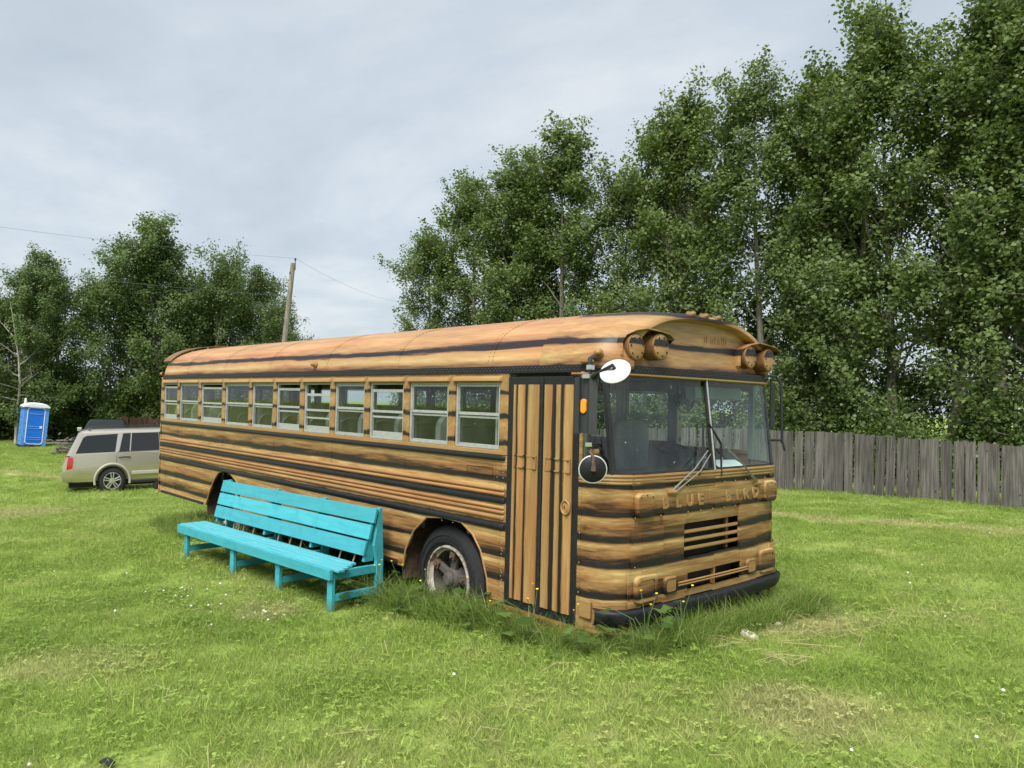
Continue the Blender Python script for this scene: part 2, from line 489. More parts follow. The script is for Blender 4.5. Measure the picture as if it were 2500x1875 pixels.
def ground_mat():
    t = NT('lawn_soil')
    p = t.pos()
    g = lawn_colour(t, p, False)
    sm = t.noise(p, 26.0, 6, 0.7)
    g = t.mix(t.ramp(sm, [(0.35, 0.55), (0.6, 0.10)]), g, (0.12, 0.13, 0.045))
    sp = t.n('ShaderNodeSeparateXYZ'); t.l(p, sp.inputs[0])
    # bare earth under the bus where nothing grows
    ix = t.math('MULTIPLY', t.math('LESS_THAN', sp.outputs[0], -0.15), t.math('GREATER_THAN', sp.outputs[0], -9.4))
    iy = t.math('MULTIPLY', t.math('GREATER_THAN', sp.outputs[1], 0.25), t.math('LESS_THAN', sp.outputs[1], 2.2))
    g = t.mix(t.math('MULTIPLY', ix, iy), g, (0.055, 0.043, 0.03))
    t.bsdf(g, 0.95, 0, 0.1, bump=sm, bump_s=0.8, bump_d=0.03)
    M['lawn_soil'] = t.m
ground_mat()
def build_ground():
    a = np.concatenate([np.linspace(-500, -70, 22), np.linspace(-66, 14, 161), np.linspace(18, 400, 18)])
    b = np.concatenate([np.linspace(-400, -30, 18), np.linspace(-28, 40, 137), np.linspace(44, 500, 20)])
    xx, yy = np.meshgrid(a, b, indexing='ij')
    zz = ground_np(xx, yy)
    n, m = xx.shape
    vs = np.stack([xx, yy, zz], -1).reshape(-1, 3)
    idx = np.arange(n * m).reshape(n, m)
    fs = np.stack([idx[:-1, :-1], idx[1:, :-1], idx[1:, 1:], idx[:-1, 1:]], -1).reshape(-1, 4)
    me = bpy.data.meshes.new('ground')
    me.from_pydata(vs.tolist(), [], fs.tolist())
    me.polygons.foreach_set('use_smooth', [True] * len(me.polygons))
    me.materials.append(M['lawn_soil'])
    o = bpy.data.objects.new('ground', me); COL.objects.link(o)
    tag(o, 'wide sloping mown lawn with dry straw patches', 'ground', kind='structure')
build_ground()

# ------------------------------------------------------------------ the bus
def TB(p):                       # bus drawing frame (X back from the nose, Y from door side, Z up) -> root-local
    return (4.8 - p[0], p[1] - 1.22, p[2] - 0.1)
bus = empty('school_bus', (-4.8, 1.22, 0.1))
tag(bus, 'old school bus hand-painted like timber planks, parked in tall grass behind the turquoise bench', 'bus')
BW = 2.44
def bp(mb, name, mat, parent=None, **kw):
    return mb.build(name, mat, parent or bus, T=TB, **kw)
def fine(o):
    o['kind'] = 'stuff'
    return o
def lab(o, s):
    o['label'] = s
    return o

ARCH_F = [(2.64, .627), (2.60, .80), (2.47, 1.0), (2.27, 1.147), (2.02, 1.175), (1.76, 1.166), (1.60, 1.08), (1.49, .958), (1.40, .74), (1.36, .46)]
ARCH_R = [(7.60, .652), (7.47, .86), (7.32, 1.04), (7.171, 1.153), (6.98, 1.185), (6.79, 1.17), (6.60, 1.10), (6.488, 1.04), (6.36, .84), (6.30, .64)]
PIL = [1.235, 1.941, 2.652, 3.363, 4.074, 4.785, 5.496, 6.205, 7.083, 7.961, 8.839, 9.56]   # pillar centres, front to rear
SILL, WTOP = 1.80, 2.39

def side_poly(door):
    x0 = 1.175 if door else 0.36
    p = [(x0, 1.785), (9.55, 1.785), (9.55, .632)] + ARCH_R + [(4.5, .64)] + ARCH_F + ([(1.175, .46)] if door else [(0.36, .46)])
    return p
for near in (True, False):
    y = (lambda v: v) if near else (lambda v: BW - v)
    m = MB(); m.prism([(px, y(0.0), pz) for px, pz in side_poly(near)], (0, y(0.03) - y(0.0), 0))
    bp(m, 'side_panel', 'paint_side')
    m = MB().box((1.175 if near else .36, y(.001), WTOP), (9.55, y(.03), 2.48)); bp(m, 'window_header', 'paint_pillar')
    # sill board, rub rails
    m = MB().box((1.18 if near else .36, y(-.004), 1.787), (9.56, y(.05), 1.826)); bp(m, 'window_sill', 'paint_trim', bevel=.006)
    def rail(name, zc, h, d, mat, x0=1.20, x1=9.60):
        mm = MB(); n_ = 7
        prof = [(zc + h / 2 * math.cos(a), -d * math.sin(a) ** 0.7 if math.sin(a) > 0 else 0.0) for a in [math.pi * k / (n_ - 1) for k in range(n_)]]
        rows = [[(X, y(q if 0 < i_ < 4 else q * .2), z) for z, q in prof] for i_, X in enumerate((x0, x0 + .02, x0 + .05, x1 - .03, x1))]
        mm.grid(rows)
        return bp(mm, name, mat, smooth=True)
    rail('rub_rail', 1.764, .046, .026, 'black_paint')
    rail('rub_rail_bead', 1.737, .012, .008, 'paint_trim')
    for zc, h, d, mt in ((1.505, .034, .022, 'paint_rail'), (1.465, .034, .022, 'paint_rail'), (1.412, .055, .020, 'black_paint'),
                         (1.352, .030, .018, 'paint_rail'), (1.315, .030, .020, 'paint_rail'), (1.270, .040, .022, 'paint_rail'), (1.196, .055, .022, 'black_paint')):
        rail('rub_rail', zc, h, d, mt)
    rail('skirt_bead', .685, .022, .012, 'paint_rail', 7.68, 9.45); rail('skirt_trim', .655, .035, .014, 'black_paint', 7.68, 9.5)
    rail('skirt_bead', .685, .022, .012, 'paint_rail', 2.72, 6.2); rail('skirt_trim', .650, .035, .014, 'black_paint', 2.72, 6.2)
    # inner lining below the windows
    m = MB().box((1.18 if near else .5, y(.052), 1.22), (9.5, y(.065), 1.79)); bp(m, 'wall_lining', 'liner')
    # pillars
    for k, X in enumerate(PIL):
        w_ = .052 if 0 < k < 11 else (.055 if k == 0 else .06)
        m = MB().box((X - w_, y(-.003), 1.787), (X + w_, y(.075), 2.476)); bp(m, 'window_pillar', 'paint_pillar', bevel=.006)
        m = MB().box((X - w_ - .004, y(.048), 1.83), (X + w_ + .004, y(.085), 2.46)); bp(m, 'pillar_lining', 'liner')
    # rounded rain mouldings over every window
    DROP = [0, 0, .045, 0, .10, .04, 0, 0, .035, 0, .025]
    for k in range(11):
        a, b = PIL[k] + .055, PIL[k + 1] - .055
        mm = MB(); rows = []
        for X, s_ in ((a - .03, .15), (a - .02, .8), (a, 1), (b, 1), (b + .02, .8), (b + .03, .15)):
            rows.append([(X, y(-.001), 2.452), (X, y(-.018 * s_), 2.446), (X, y(-.036 * s_), 2.424), (X, y(-.038 * s_), 2.408), (X, y(-.001), 2.405)])
        mm.grid(rows); bp(mm, 'rain_moulding', 'paint_trim', smooth=True)
        # aluminium window: outer frame, meeting rail, two panes
        dr = DROP[k] if near else 0
        zb, zt, zm = SILL + .028, WTOP, 2.125 - dr * .4
        fr = MB()
        t_ = .022
        fr.box((a - .004, y(.010), zb), (a + t_, y(.046), zt)); fr.box((b - t_, y(.010), zb), (b + .004, y(.046), zt))
        fr.box((a + t_, y(.010), zb), (b - t_, y(.046), zb + t_)); fr.box((a + t_, y(.010), zt - .012), (b - t_, y(.046), zt))
        win = bp(fr, 'window', 'aluminium', bevel=.003)
        s1 = MB(); st = zt - .014 - dr
        s1.box((a + t_ + .001, y(.016), zm - .014), (b - t_ - .001, y(.034), zm + .012))
        s1.box((a + t_ + .001, y(.016), st - (.03 if dr else .016)), (b - t_ - .001, y(.034), st))
        for xx in (a + t_ + .001, b - t_ - .013): s1.box((xx, y(.017), zm + .012), (xx + .012, y(.033), st - .016))
        bp(s1, 'sash', 'aluminium', win, bevel=.002)
        s2 = MB(); lift = dr * .6
        s2.box((a + t_ + .001, y(.028), zm - .04 - lift), (b - t_ - .001, y(.043), zm - .020 - lift))
        s2.box((a + t_ + .001, y(.028), zb + t_), (b - t_ - .001, y(.043), zb + t_ + (.055 if dr else .014)))
        bp(s2, 'sash', 'aluminium', win, bevel=.002)
        g = MB().add([(a + .03, y(.025), zm), (b - .03, y(.025), zm), (b - .03, y(.025), st - .01), (a + .03, y(.025), st - .01)], [(0, 1, 2, 3)])
        bp(g, 'pane', 'glass_window', win, recalc=False)
        g = MB().add([(a + .03, y(.036), zb + .02), (b - .03, y(.036), zb + .02), (b - .03, y(.036), zm - .02), (a + .03, y(.036), zm - .02)], [(0, 1, 2, 3)])
        bp(g, 'pane', 'glass_window', win, recalc=False)
    # vertical panel seams with rivets
    for X in (1.262, 2.66, 4.07, 5.50, 7.08, 8.84):
        for za, zb_ in ((.66, 1.165), (1.525, 1.725)):
            if X < 2.7 and za < 1.1: za = 1.17 if X > 2 else .50
            if 6.3 < X < 7.6 and za < 1.1: za = 1.19
            if zb_ - za > .02: bp(MB().box((X - .012, y(-.0025), za), (X + .012, y(.002), zb_)), 'panel_seam', 'paint_side')
    rv = MB()
    def rivet(X, Z, r_=.0065):
        b0 = len(rv.v)
        rv.add([(X - r_, y(-.0005), Z), (X, y(-.0005), Z - r_), (X + r_, y(-.0005), Z), (X, y(-.0005), Z + r_), (X, y(-.0065), Z)],
               [(0, 1, 4), (1, 2, 4), (2, 3, 4), (3, 0, 4)])
    for Z in np.arange(.52, 1.75, .045):
        rivet(1.225, Z); 
        if Z > 1.18: rivet(1.30, Z)
    for Z in np.arange(.52, 1.05, .06): rivet(1.215, Z)
    for Z in (1.715, 1.545, 1.235, 1.145):
        for X in np.arange(1.4, 9.5, .16): rivet(X, Z)
    fine(bp(rv, 'rivet_row', 'paint_trim', recalc=False))
    # skirt around the wheel arches: rolled lip
    for arch in (ARCH_F, ARCH_R):
        m = MB().tube([(px, y(.004), pz) for px, pz in arch], .011, 6); bp(m, 'arch_lip', 'paint_trim', smooth=True)
    for x0, x1, z0 in ((1.37, 2.66, .5), (6.3, 7.62, .5)):
        m = MB()
        m.box((x1 - .01, y(.032), z0), (x1 + .01, y(.55), 1.18)); m.box((x0, y(.034), 1.19), (x1, y(.6), 1.21)); m.box((x0 - .02, y(.032), z0), (x0, y(.55), 1.18))
        m.box((x0, y(.6), .3), (x1, y(.62), 1.2))
        bp(m, 'wheel_well', 'rust')

# door-side extras: recessed handle, raised plate with worn letters
m = MB().box((1.90, -.004, 1.625), (2.01, .01, 1.68)); m.box((1.915, -.010, 1.628), (1.995, 0, 1.636)); bp(m, 'hatch_latch', 'paint_side', bevel=.003)
m = MB()
m.box((1.36, -.007, 1.605), (1.70, 0.002, 1.612)); m.box((1.36, -.007, 1.675), (1.70, 0.002, 1.682)); m.box((1.355, -.007, 1.606), (1.362, .002, 1.681)); m.box((1.698, -.007, 1.606), (1.705, .002, 1.681))
bp(m, 'name_plate_frame', 'paint_side')
m = MB().box((9.30, -.004, .74), (9.50, .0, 1.06)); bp(m, 'access_flap', 'paint_side', bevel=.003)

# --- rear wall
m = MB()
RW = [(0.16, .64), (2.28, .64), (2.40, .80), (2.40, 2.5), (.04, 2.5), (.04, .80)]
def cells(mb, us, vs_, holes, fn, d):
    for i in range(len(us) - 1):
        for j in range(len(vs_) - 1):
            uc, vc = (us[i] + us[i + 1]) / 2, (vs_[j] + vs_[j + 1]) / 2
            if any(h[0] < uc < h[1] and h[2] < vc < h[3] for h in holes): continue
            q = [fn(us[i], vs_[j]), fn(us[i + 1], vs_[j]), fn(us[i + 1], vs_[j + 1]), fn(us[i], vs_[j + 1])]
            mb.add(q, [(0, 1, 2, 3)])
rh = [(.22, .72, 1.80, 2.35), (.86, 1.58, 1.75, 2.36), (1.72, 2.22, 1.80, 2.35)]
cells(m, [0.0, .22, .72, .86, 1.58, 1.72, 2.22, 2.44], [.63, 1.75, 1.80, 2.35, 2.36, 2.5], rh, lambda u, v: (9.60, u, v), None)
o = bp(m, 'rear_wall', 'paint_side', thick=.03)
for h in rh:
    g = MB().add([(9.615, h[0], h[2]), (9.615, h[1], h[2]), (9.615, h[1], h[3]), (9.615, h[0], h[3])], [(0, 1, 2, 3)])
    bp(g, 'rear_pane', 'glass_window', recalc=False)
for s_ in (0, 1):
    yy = (lambda v: v) if s_ == 0 else (lambda v: BW - v)
    m = MB()
    m.grid([[(9.54 + .075 * math.sin(a), yy(.075 - .075 * math.cos(a)), Z) for a in [math.pi / 2 * k / 5 for k in range(6)]] for Z in (.632, 2.5)])
    bp(m, 'rear_corner', 'paint_side', smooth=True)
m = MB().tube([(9.72, -.02, .72), (9.78, .1, .72), (9.80, 1.22, .72), (9.78, 2.34, .72), (9.72, 2.46, .72)], .06, 8); bp(m, 'rear_bumper', 'black_paint', smooth=True)

# --- roof
def sec(w, H, X, n=33, base=2.50, e_=0.8):
    out = []
    for k in range(n):
        a = math.pi * k / (n - 1)
        c = math.cos(a); s_ = math.sin(a)
        out.append((X, 1.22 - w * math.copysign(abs(c) ** e_, c), base + (H - base) * s_ ** e_))
    return out
m = MB()
rings = [sec(1.13, 2.92, 9.64), sec(1.19, 2.98, 9.60), sec(1.22, 3.02, 9.50)] + [sec(1.222, 3.03, X) for X in (9.2, 8, 6.5, 5, 3.5, 2, 1.2, .80)]
m.grid(rings)
m.add(rings[0], [tuple(range(33))])
bp(m, 'roof', 'paint_roof', smooth=True, angle=50)
m = MB(); m.grid([sec(1.18, 2.985, X) for X in (9.55, 5, .55)]); bp(m, 'ceiling_lining', 'liner', smooth=True)
for X in (1.42, 2.84, 4.25, 5.68, 7.1, 8.5):
    m = MB(); m.grid([sec(1.2235, 3.0325, X - .03), sec(1.2245, 3.0335, X), sec(1.2235, 3.0325, X + .03)]); bp(m, 'roof_seam', 'paint_roof', smooth=True)
rv = MB()
for X in (1.395, 1.445, 2.815, 2.865, 4.225, 4.275, 5.655, 5.705, 7.075, 7.125, 8.475, 8.525):
    for (x_, y_, z_) in sec(1.226, 3.036, X, 61)[2:59]:
        d = Vector((0, y_ - 1.22, (z_ - 2.5) * 2.2)).normalized() * .005
        rv.add([(x_ - .006, y_, z_), (x_, y_ - .006 * d.z / .005, z_ + .006 * d.y / .005), (x_ + .006, y_, z_), (x_, y_ + .006 * d.z / .005, z_ - .006 * d.y / .005), (x_, y_ + d.y, z_ + d.z)], [(0, 1, 4), (1, 2, 4), (2, 3, 4), (3, 0, 4)])
fine(bp(rv, 'rivet_row', 'paint_roof', recalc=False))
# visor over the rear lights
m = MB(); m.grid([[p for p in sec(1.235, 3.07, X, 41)[5:36]] for X in (9.42, 9.62, 9.78)]); bp(m, 'rear_visor', 'paint_brown', smooth=True, thick=.012)
for k in (6, 12, 20, 28, 34):
    a_, b_ = sec(1.235, 3.075, 9.45, 41)[k], sec(1.2, 3.0, 9.45, 41)[k]
    bp(MB().tube([a_, b_], .012, 6), 'visor_bracket', 'paint_trim')

# --- front roof cap with its brow
def wcap(X):
    return .92 + math.sqrt(max(0.0, .09 - max(0, .38 - X) ** 2)) if X < .38 else 1.22
capr = [(.82, 3.03), (.6, 3.028), (.45, 3.023), (.38, 3.018), (.30, 3.012), (.22, 3.004), (.16, 2.996), (.12, 2.988), (.10, 2.980), (.085, 2.966)]
m = MB()
rings = [sec(wcap(max(X, .083)) + (.004 if X > .7 else 0), H + (.003 if X > .7 else 0), X, 49) for X, H in capr]
rings.append(sec(.955, 2.948, .085, 49)); rings.append(sec(.945, 2.936, .10, 49)); rings.append(sec(.94, 2.925, .165, 49))
m.grid(rings)
last = rings[-1]
m.grid([last, [(.168 if p[2] > 2.6 else .15, p[1], max(2.5, p[2] * .55 + 2.5 * .45)) for p in last], [(.14, p[1], 2.50) for p in last]])
bp(m, 'roof_cap', 'paint_cap', smooth=True, angle=40)
# strokes of an old painted-over name, showing faintly through
rf = random.Random(4)
for k, (yv, h_) in enumerate(((1.30, .05), (1.335, .06), (1.40, .035), (1.425, .035), (1.46, .055), (1.50, .04), (1.53, .04), (1.565, .06), (1.595, .06), (1.63, .045))):
    bp(MB().box((.1605, yv, 2.775 + rf.uniform(0, .004)), (.164, yv + rf.uniform(.007, .012), 2.775 + h_)), 'faded_letter', 'faded_red')
# black riveted strip round the whole roof edge
def plan(off=0.0, shift=0.0, n=10, xr=9.55):
    pts = [(xr, -off)]
    for k in range(n + 1):
        a = math.pi / 2 * k / n
        pts.append((.36 - (.338 + off) * math.sin(a) + shift, .30 - (.30 + off) * math.cos(a)))
    for k in range(1, 12):
        yy = .30 + 1.84 * k / 12
        pts.append((.022 * ((yy - 1.22) / .92) ** 2 - off + shift, yy))
    for k in range(n, -1, -1):
        a = math.pi / 2 * k / n
        pts.append((.36 - (.338 + off) * math.sin(a) + shift, BW - .30 + (.30 + off) * math.cos(a)))
    pts.append((xr, BW + off))
    return pts
pp = plan(.010, .085)
pi = plan(-.02, .085)
m = MB()
m.grid([[(a[0], a[1], 2.472) for a in pi], [(a[0], a[1], 2.472) for a in pp], [(a[0], a[1], 2.530) for a in pp], [(a[0], a[1], 2.530) for a in pi]])
bp(m, 'roof_edge_strip', 'black_paint', smooth=True, angle=30)
rv = MB()
def along(pts, step):
    acc = 0.0; out = []
    for a, b in zip(pts[:-1], pts[1:]):
        L = math.hypot(b[0] - a[0], b[1] - a[1]); t = -acc % step if acc else 0
        d = ((b[0] - a[0]) / L, (b[1] - a[1]) / L)
        while t < L:
            out.append((a[0] + d[0] * t, a[1] + d[1] * t, d)); t += step
        acc = (acc + L) % step
    return out
for k, (x_, y_, d) in enumerate(along(plan(.0105, .085), .022)):
    z_ = 2.512 if k % 2 else 2.492
    nx, ny = -d[1], d[0]
    if ny * (y_ - 1.22) + nx * (x_ - 4) < 0: nx, ny = -nx, -ny
    r_ = .006
    rv.add([(x_ - d[0] * r_, y_ - d[1] * r_, z_), (x_, y_, z_ - r_), (x_ + d[0] * r_, y_ + d[1] * r_, z_), (x_, y_, z_ + r_), (x_ + nx * .006, y_ + ny * .006, z_)], [(0, 1, 4), (1, 2, 4), (2, 3, 4), (3, 0, 4)])
fine(bp(rv, 'rivet_row', 'black_metal', recalc=False))
# drip lip under the strip, round the front
pl = plan(.028, .09, xr=.40); pj = plan(.0, .09, xr=.40)
m = MB(); m.grid([[(a[0], a[1], 2.470) for a in pj], [(a[0], a[1], 2.468) for a in pl], [(a[0], a[1], 2.456) for a in pl], [(a[0], a[1], 2.446) for a in pj]])
bp(m, 'drip_lip', 'paint_trim', smooth=True, angle=30)

# --- round warning lights, blanked with bolted plates, under flared hoods
def disc_plate(mb, X, Y, Z, r_, dep):
    mb.lathe([(0, r_), (dep, r_), (dep + .006, r_ - .006), (dep + .006, r_ - .012)], (X, Y, Z), (-1, 0, 0), 28)
for Y, Z, dep in ((.283, 2.668, .045), (.534, 2.685, .085), (1.905, 2.685, .045), (2.155, 2.668, .085)):
    m = MB(); disc_plate(m, .16, Y, Z, .104, dep + .03); ho = bp(m, 'warning_light', 'paint_brown', smooth=True)
    m = MB().lathe([(0, .092), (.006, .092), (.008, .088), (.008, 0)], (.13 - dep - .004 + .03 - .03, Y, Z), (-1, 0, 0), 28); bp(m, 'cover_plate', 'paint_cap', ho, smooth=True)
    m = MB()
    for k in range(7):
        a = 2 * math.pi * k / 7 + .3
        m.lathe([(0, .009), (.004, .009), (.004, 0)], (.13 - dep - .0125, Y + .074 * math.cos(a), Z + .074 * math.sin(a)), (-1, 0, 0), 8)
    fine(bp(m, 'bolt', 'black_metal', ho))
for s_ in (0, 1):
    yy = (lambda v: v) if s_ == 0 else (lambda v: BW - v)
    # hood profile across, and how far forward each point reaches
    prof = [(.150, 2.60, .03), (.148, 2.70, .035), (.175, 2.755, .06), (.26, 2.795, .11), (.36, 2.815, .16), (.50, 2.815, .19), (.60, 2.80, .205), (.665, 2.765, .18), (.668, 2.70, .08), (.665, 2.60, .05)]
    if s_: prof = [(.150, 2.60, .05), (.148, 2.70, .08), (.15, 2.765, .18), (.21, 2.80, .205), (.31, 2.815, .19), (.45, 2.815, .16), (.55, 2.795, .11), (.64, 2.755, .06), (.667, 2.70, .035), (.665, 2.60, .03)]
    m = MB(); m.grid([[(.165, yy(a), b) for a, b, c in prof], [(.12 - c * .27, yy(a), b + .004) for a, b, c in prof], [(.12 - c * .52, yy(a + ((a - .4) * .10 if c > .15 else 0)), b - (.012 if c > .17 else 0)) for a, b, c in prof]])
    bp(m, 'light_hood', 'paint_cap', smooth=True, thick=.006, angle=60)
def marker(X, Y, Z, d, s_=1.0):
    d = Vector(d).normalized()
    m = MB().lathe([(0, .040 * s_), (.008, .040 * s_), (.014, .032 * s_), (.05 * s_, .022 * s_), (.062 * s_, .010 * s_), (.064 * s_, 0)], (X, Y, Z), d, 10)
    return bp(m, 'marker_light', 'paint_brown' if s_ > 1 else 'paint_trim', smooth=True)
for Y in (1.03, 1.22, 1.41):
    marker(.135, Y, 2.975, (-.85, 0, .30), 1.05)
for X, Y, Z, d in ((.235, .03, 2.615, (-.6, -.8, 0)), (4.48, -.002, 2.606, (0, -1, .12)), (9.66, .03, 2.555, (.8, -.6, 0)), (.235, BW - .03, 2.615, (-.6, .8, 0))):
    marker(X, Y, Z, d, .98)

# --- nose: corner panels and the flat front with its openings
GR1 = (.83, 1.61, 1.045, 1.312); GR2 = (.86, 1.65, .785, .925)
def fx(yv):
    return .022 * ((yv - 1.22) / .92) ** 2
m = MB()
cells(m, [.20, .30, .55, .83, .86, 1.22, 1.61, 1.65, 1.9, 2.14, 2.24], [.74, .785, .925, 1.045, 1.312, 1.42, 1.60, 1.72], [GR1, GR2], lambda u, v: (fx(u) + (.012 if u < .25 or u > 2.2 else 0) * 1.0, u, v), None)
bp(m, 'front_panel', 'paint_front', thick=.02)
for s_ in (0, 1):
    yy = (lambda v: v) if s_ == 0 else (lambda v: BW - v)
    m = MB()
    arc = [(.36 - .342 * math.sin(a), yy(.30 - .304 * math.cos(a))) for a in [math.pi / 2 * k / 12 * .86 for k in range(13)]]
    m.grid([[(a[0], a[1], Z) for a in arc] for Z in (.55, .9, 1.3, 1.72)])
    bp(m, 'corner_panel', 'paint_front', smooth=True, thick=.012)
    m = MB(); m.grid([[(a[0], a[1], Z) for a in arc[:4]] for Z in (.43, .56)]); bp(m, 'corner_skirt', 'paint_front', smooth=True, thick=.012)
    m = MB().box((.34, yy(-.006), .43), (.372, yy(.03), 2.474)); bp(m, 'corner_post', 'paint_front')
    m = MB().box((.333, yy(.012), 1.74), (.380, yy(.048), 2.44)); bp(m, 'post_lining', 'liner')
    m = MB().box((.225, yy(.006), .655), (.335, yy(-.016), .785)); bp(m, 'corner_plate', 'paint_trim', bevel=.006)
    rv = MB()
    for Z in np.arange(.5, 1.7, .11):
        rv.lathe([(0, .007), (.005, .005), (.006, 0)], (.35, yy(-.005), Z), (0, -1 if s_ == 0 else 1, 0), 6)
    for (x_, y_) in ((arc[-1][0] - .002, arc[-1][1]),):
        for Z in (.9, 1.04, 1.21, 1.40, 1.60): rv.lathe([(0, .009), (.007, .006), (.008, 0)], (x_ - .006, y_, Z), (-1, 0, 0), 6)
    fine(bp(rv, 'rivet_row', 'paint_trim'))
# ridged sill below the windscreen
for Z, r_ in ((1.705, .018), (1.678, .016), (1.655, .013)):
    m = MB().tube([(a[0], a[1], Z) for a in plan(.006, 0, xr=.34)[1:-1]], r_, 8); bp(m, 'sill_moulding', 'paint_trim', smooth=True)
# name board
def strip(y0, y1, z0, z1, d, name, mat, bev=.004, n=10, parent=None):
    ys = [y0 + (y1 - y0) * k / n for k in range(n + 1)]
    mm = MB()
    mm.grid([[(fx(v) - .001, v, z0) for v in ys], [(fx(v) - d, v, z0) for v in ys], [(fx(v) - d, v, z1) for v in ys], [(fx(v) - .001, v, z1) for v in ys]])
    mm.grid([[(fx(v) - .001, v, z0) for v in (y0,)] + [(fx(y0) - d, y0, z0)], [(fx(y0) - .001, y0, z1), (fx(y0) - d, y0, z1)]])
    mm.grid([[(fx(y1) - .001, y1, z0), (fx(y1) - d, y1, z0)], [(fx(y1) - .001, y1, z1), (fx(y1) - d, y1, z1)]])
    return bp(mm, name, mat, parent)
strip(.22, 2.22, 1.415, 1.602, .012, 'name_board', 'paint_front')
m = MB()
cells(m, [.165, .30, .55, .86, 1.22, 1.65, 1.9, 2.14, 2.275], [.745, .785, .925, 1.018], [GR2], lambda u, v: (fx(u) - .010, u, v), None)
bp(m, 'valance', 'paint_front', thick=.008)
def rrect(cy, cz, w, h, r_, n=5):
    out = []
    for sx, sz, a0 in ((1, 1, 0), (-1, 1, 90), (-1, -1, 180), (1, -1, 270)):
        for k in range(n + 1):
            a = R(a0 + 90 * k / n)
            out.append((cy + sx * (w / 2 - r_) + r_ * math.cos(a), cz + sz * (h / 2 - r_) + r_ * math.sin(a)))
    return out
def pad(cy, cz, w, h, r_, x0, d, name, mat, parent=None, ring=0.0, bev=.012):
    mm = MB(); X0 = fx(cy) + x0
    lv = [(0, 1.0), (d - bev, 1.0), (d - bev * .3, 1 - .5 * bev / w * 2), (d, 1 - 2 * bev / w)]
    rows = []
    for t_, s_ in lv:
        q = [(X0 - t_, cy + (a - cy) * s_, cz + (b - cz) * s_) for a, b in rrect(cy, cz, w, h, r_)]
        rows.append(q + [q[0]])
    if ring:
        q = [(X0 - d, cy + (a - cy) * (1 - ring / w * 2), cz + (b - cz) * (1 - ring / h * 2)) for a, b in rrect(cy, cz, w, h, r_)]; rows.append(q + [q[0]])
        q = [(X0 - d * .35, cy + (a - cy) * (1 - ring / w * 2.2), cz + (b - cz) * (1 - ring / h * 2.2)) for a, b in rrect(cy, cz, w, h, r_)]; rows.append(q + [q[0]])
    mm.grid(rows)
    mm.add(rows[-1][:-1], [tuple(range(len(rows[-1]) - 1))])
    return bp(mm, name, mat, parent, smooth=True, angle=30)
for s_ in (1, -1):
    cy = 1.22 - s_ * .902
    o = pad(cy, 1.492, .215, .185, .045, -.010, .034, 'turn_light_cover', 'paint_front')
    mm = MB()
    for a, b in ((-.07, .06), (0, .075), (.07, .06), (-.075, -.04), (.075, -.03), (.03, -.075)):
        mm.lathe([(0, .006), (.004, .006), (.004, 0)], (fx(cy) - .0435, cy + a, 1.492 + b), (-1, 0, 0), 8)
    fine(bp(mm, 'bolt', 'black_metal', o))
    cy = 1.22 - s_ * .872
    o = pad(cy, .872, .27, .205, .05, -.010, .028, 'headlight', 'paint_front', ring=.035)
    pad(cy, .872, .18, .135, .03, -.022, .012, 'headlight_cover', 'paint_front', o, bev=.006)
    cy = 1.22 - s_ * .585
    o = pad(cy, .860, .17, .135, .04, -.010, .028, 'fog_light', 'paint_front', ring=.022)
    pad(cy, .860, .125, .10, .02, -.022, .014, 'lens_cover', 'paint_trim', o, bev=.006)
pad(1.22, 1.51, .155, .155, .03, -.012, .004, 'badge_plate', 'paint_front', bev=.002)
# embossed letters
def letter(ch, cy, cz, h):
    cu = bpy.data.curves.new('letter', 'FONT')
    cu.body = ch; cu.size = h * 1.36; cu.extrude = .008; cu.bevel_depth = .002; cu.offset = .004
    cu.align_x = 'CENTER'
    tmp = bpy.data.objects.new('tmp', cu); COL.objects.link(tmp)
    dg = bpy.context.evaluated_depsgraph_get()
    me = bpy.data.meshes.new_from_object(tmp.evaluated_get(dg))
    bpy.data.objects.remove(tmp); bpy.data.curves.remove(cu)
    me.name = 'letter'
    vs = np.zeros(len(me.vertices) * 3); me.vertices.foreach_get('co', vs); vs = vs.reshape(-1, 3)
    out = np.zeros_like(vs)
    out[:, 0] = 4.8 - (fx(cy) - .0125 - vs[:, 2]); out[:, 1] = cy + vs[:, 0] * 1.15 - 1.22; out[:, 2] = cz - h / 2 + vs[:, 1] - .1
    me.vertices.foreach_set('co', out.ravel()); me.update()
    me.materials.clear(); me.materials.append(M['paint_trim'])
    o = bpy.data.objects.new('letter', me); COL.objects.link(o); o.parent = bus
    return o
for ch, cy in zip('BLUEBIRD', (.565, .725, .875, 1.02, 1.42, 1.565, 1.71, 1.875)):
    letter(ch, cy, 1.497, .088)
# grilles
m = MB().box((.10, .80, 1.02), (.12, 1.64, 1.33)); m.box((.10, .83, .77), (.12, 1.68, .94)); bp(m, 'radiator', 'underbody')
for k in range(3):
    Z = 1.045 + (1.312 - 1.045) * (k + 1) / 4
    m = MB()
    m.grid([[(fx(v) + a, v, Z + b) for v in (.832, 1.0, 1.22, 1.44, 1.608)] for a, b in ((.03, .006), (-.002, .014), (-.004, -.008), (.0, -.016), (.035, -.020))])
    bp(m, 'grille_slat', 'paint_trim', thick=.003)
m = MB().box((.03, 1.47, 1.05), (.05, 1.50, 1.31)); bp(m, 'grille_stay', 'paint_brown')
m = MB().box((fx(1.25) - .002, 1.245, .787), (.03, 1.268, .923)); bp(m, 'grille_mullion', 'paint_trim')
for Z in (.866, .846):
    m = MB().tube([(fx(v) - .03, v, Z) for v in (.73, .95, 1.22, 1.5, 1.74)], .008, 8); bp(m, 'trim_bar', 'paint_trim', smooth=True)
rv = MB()
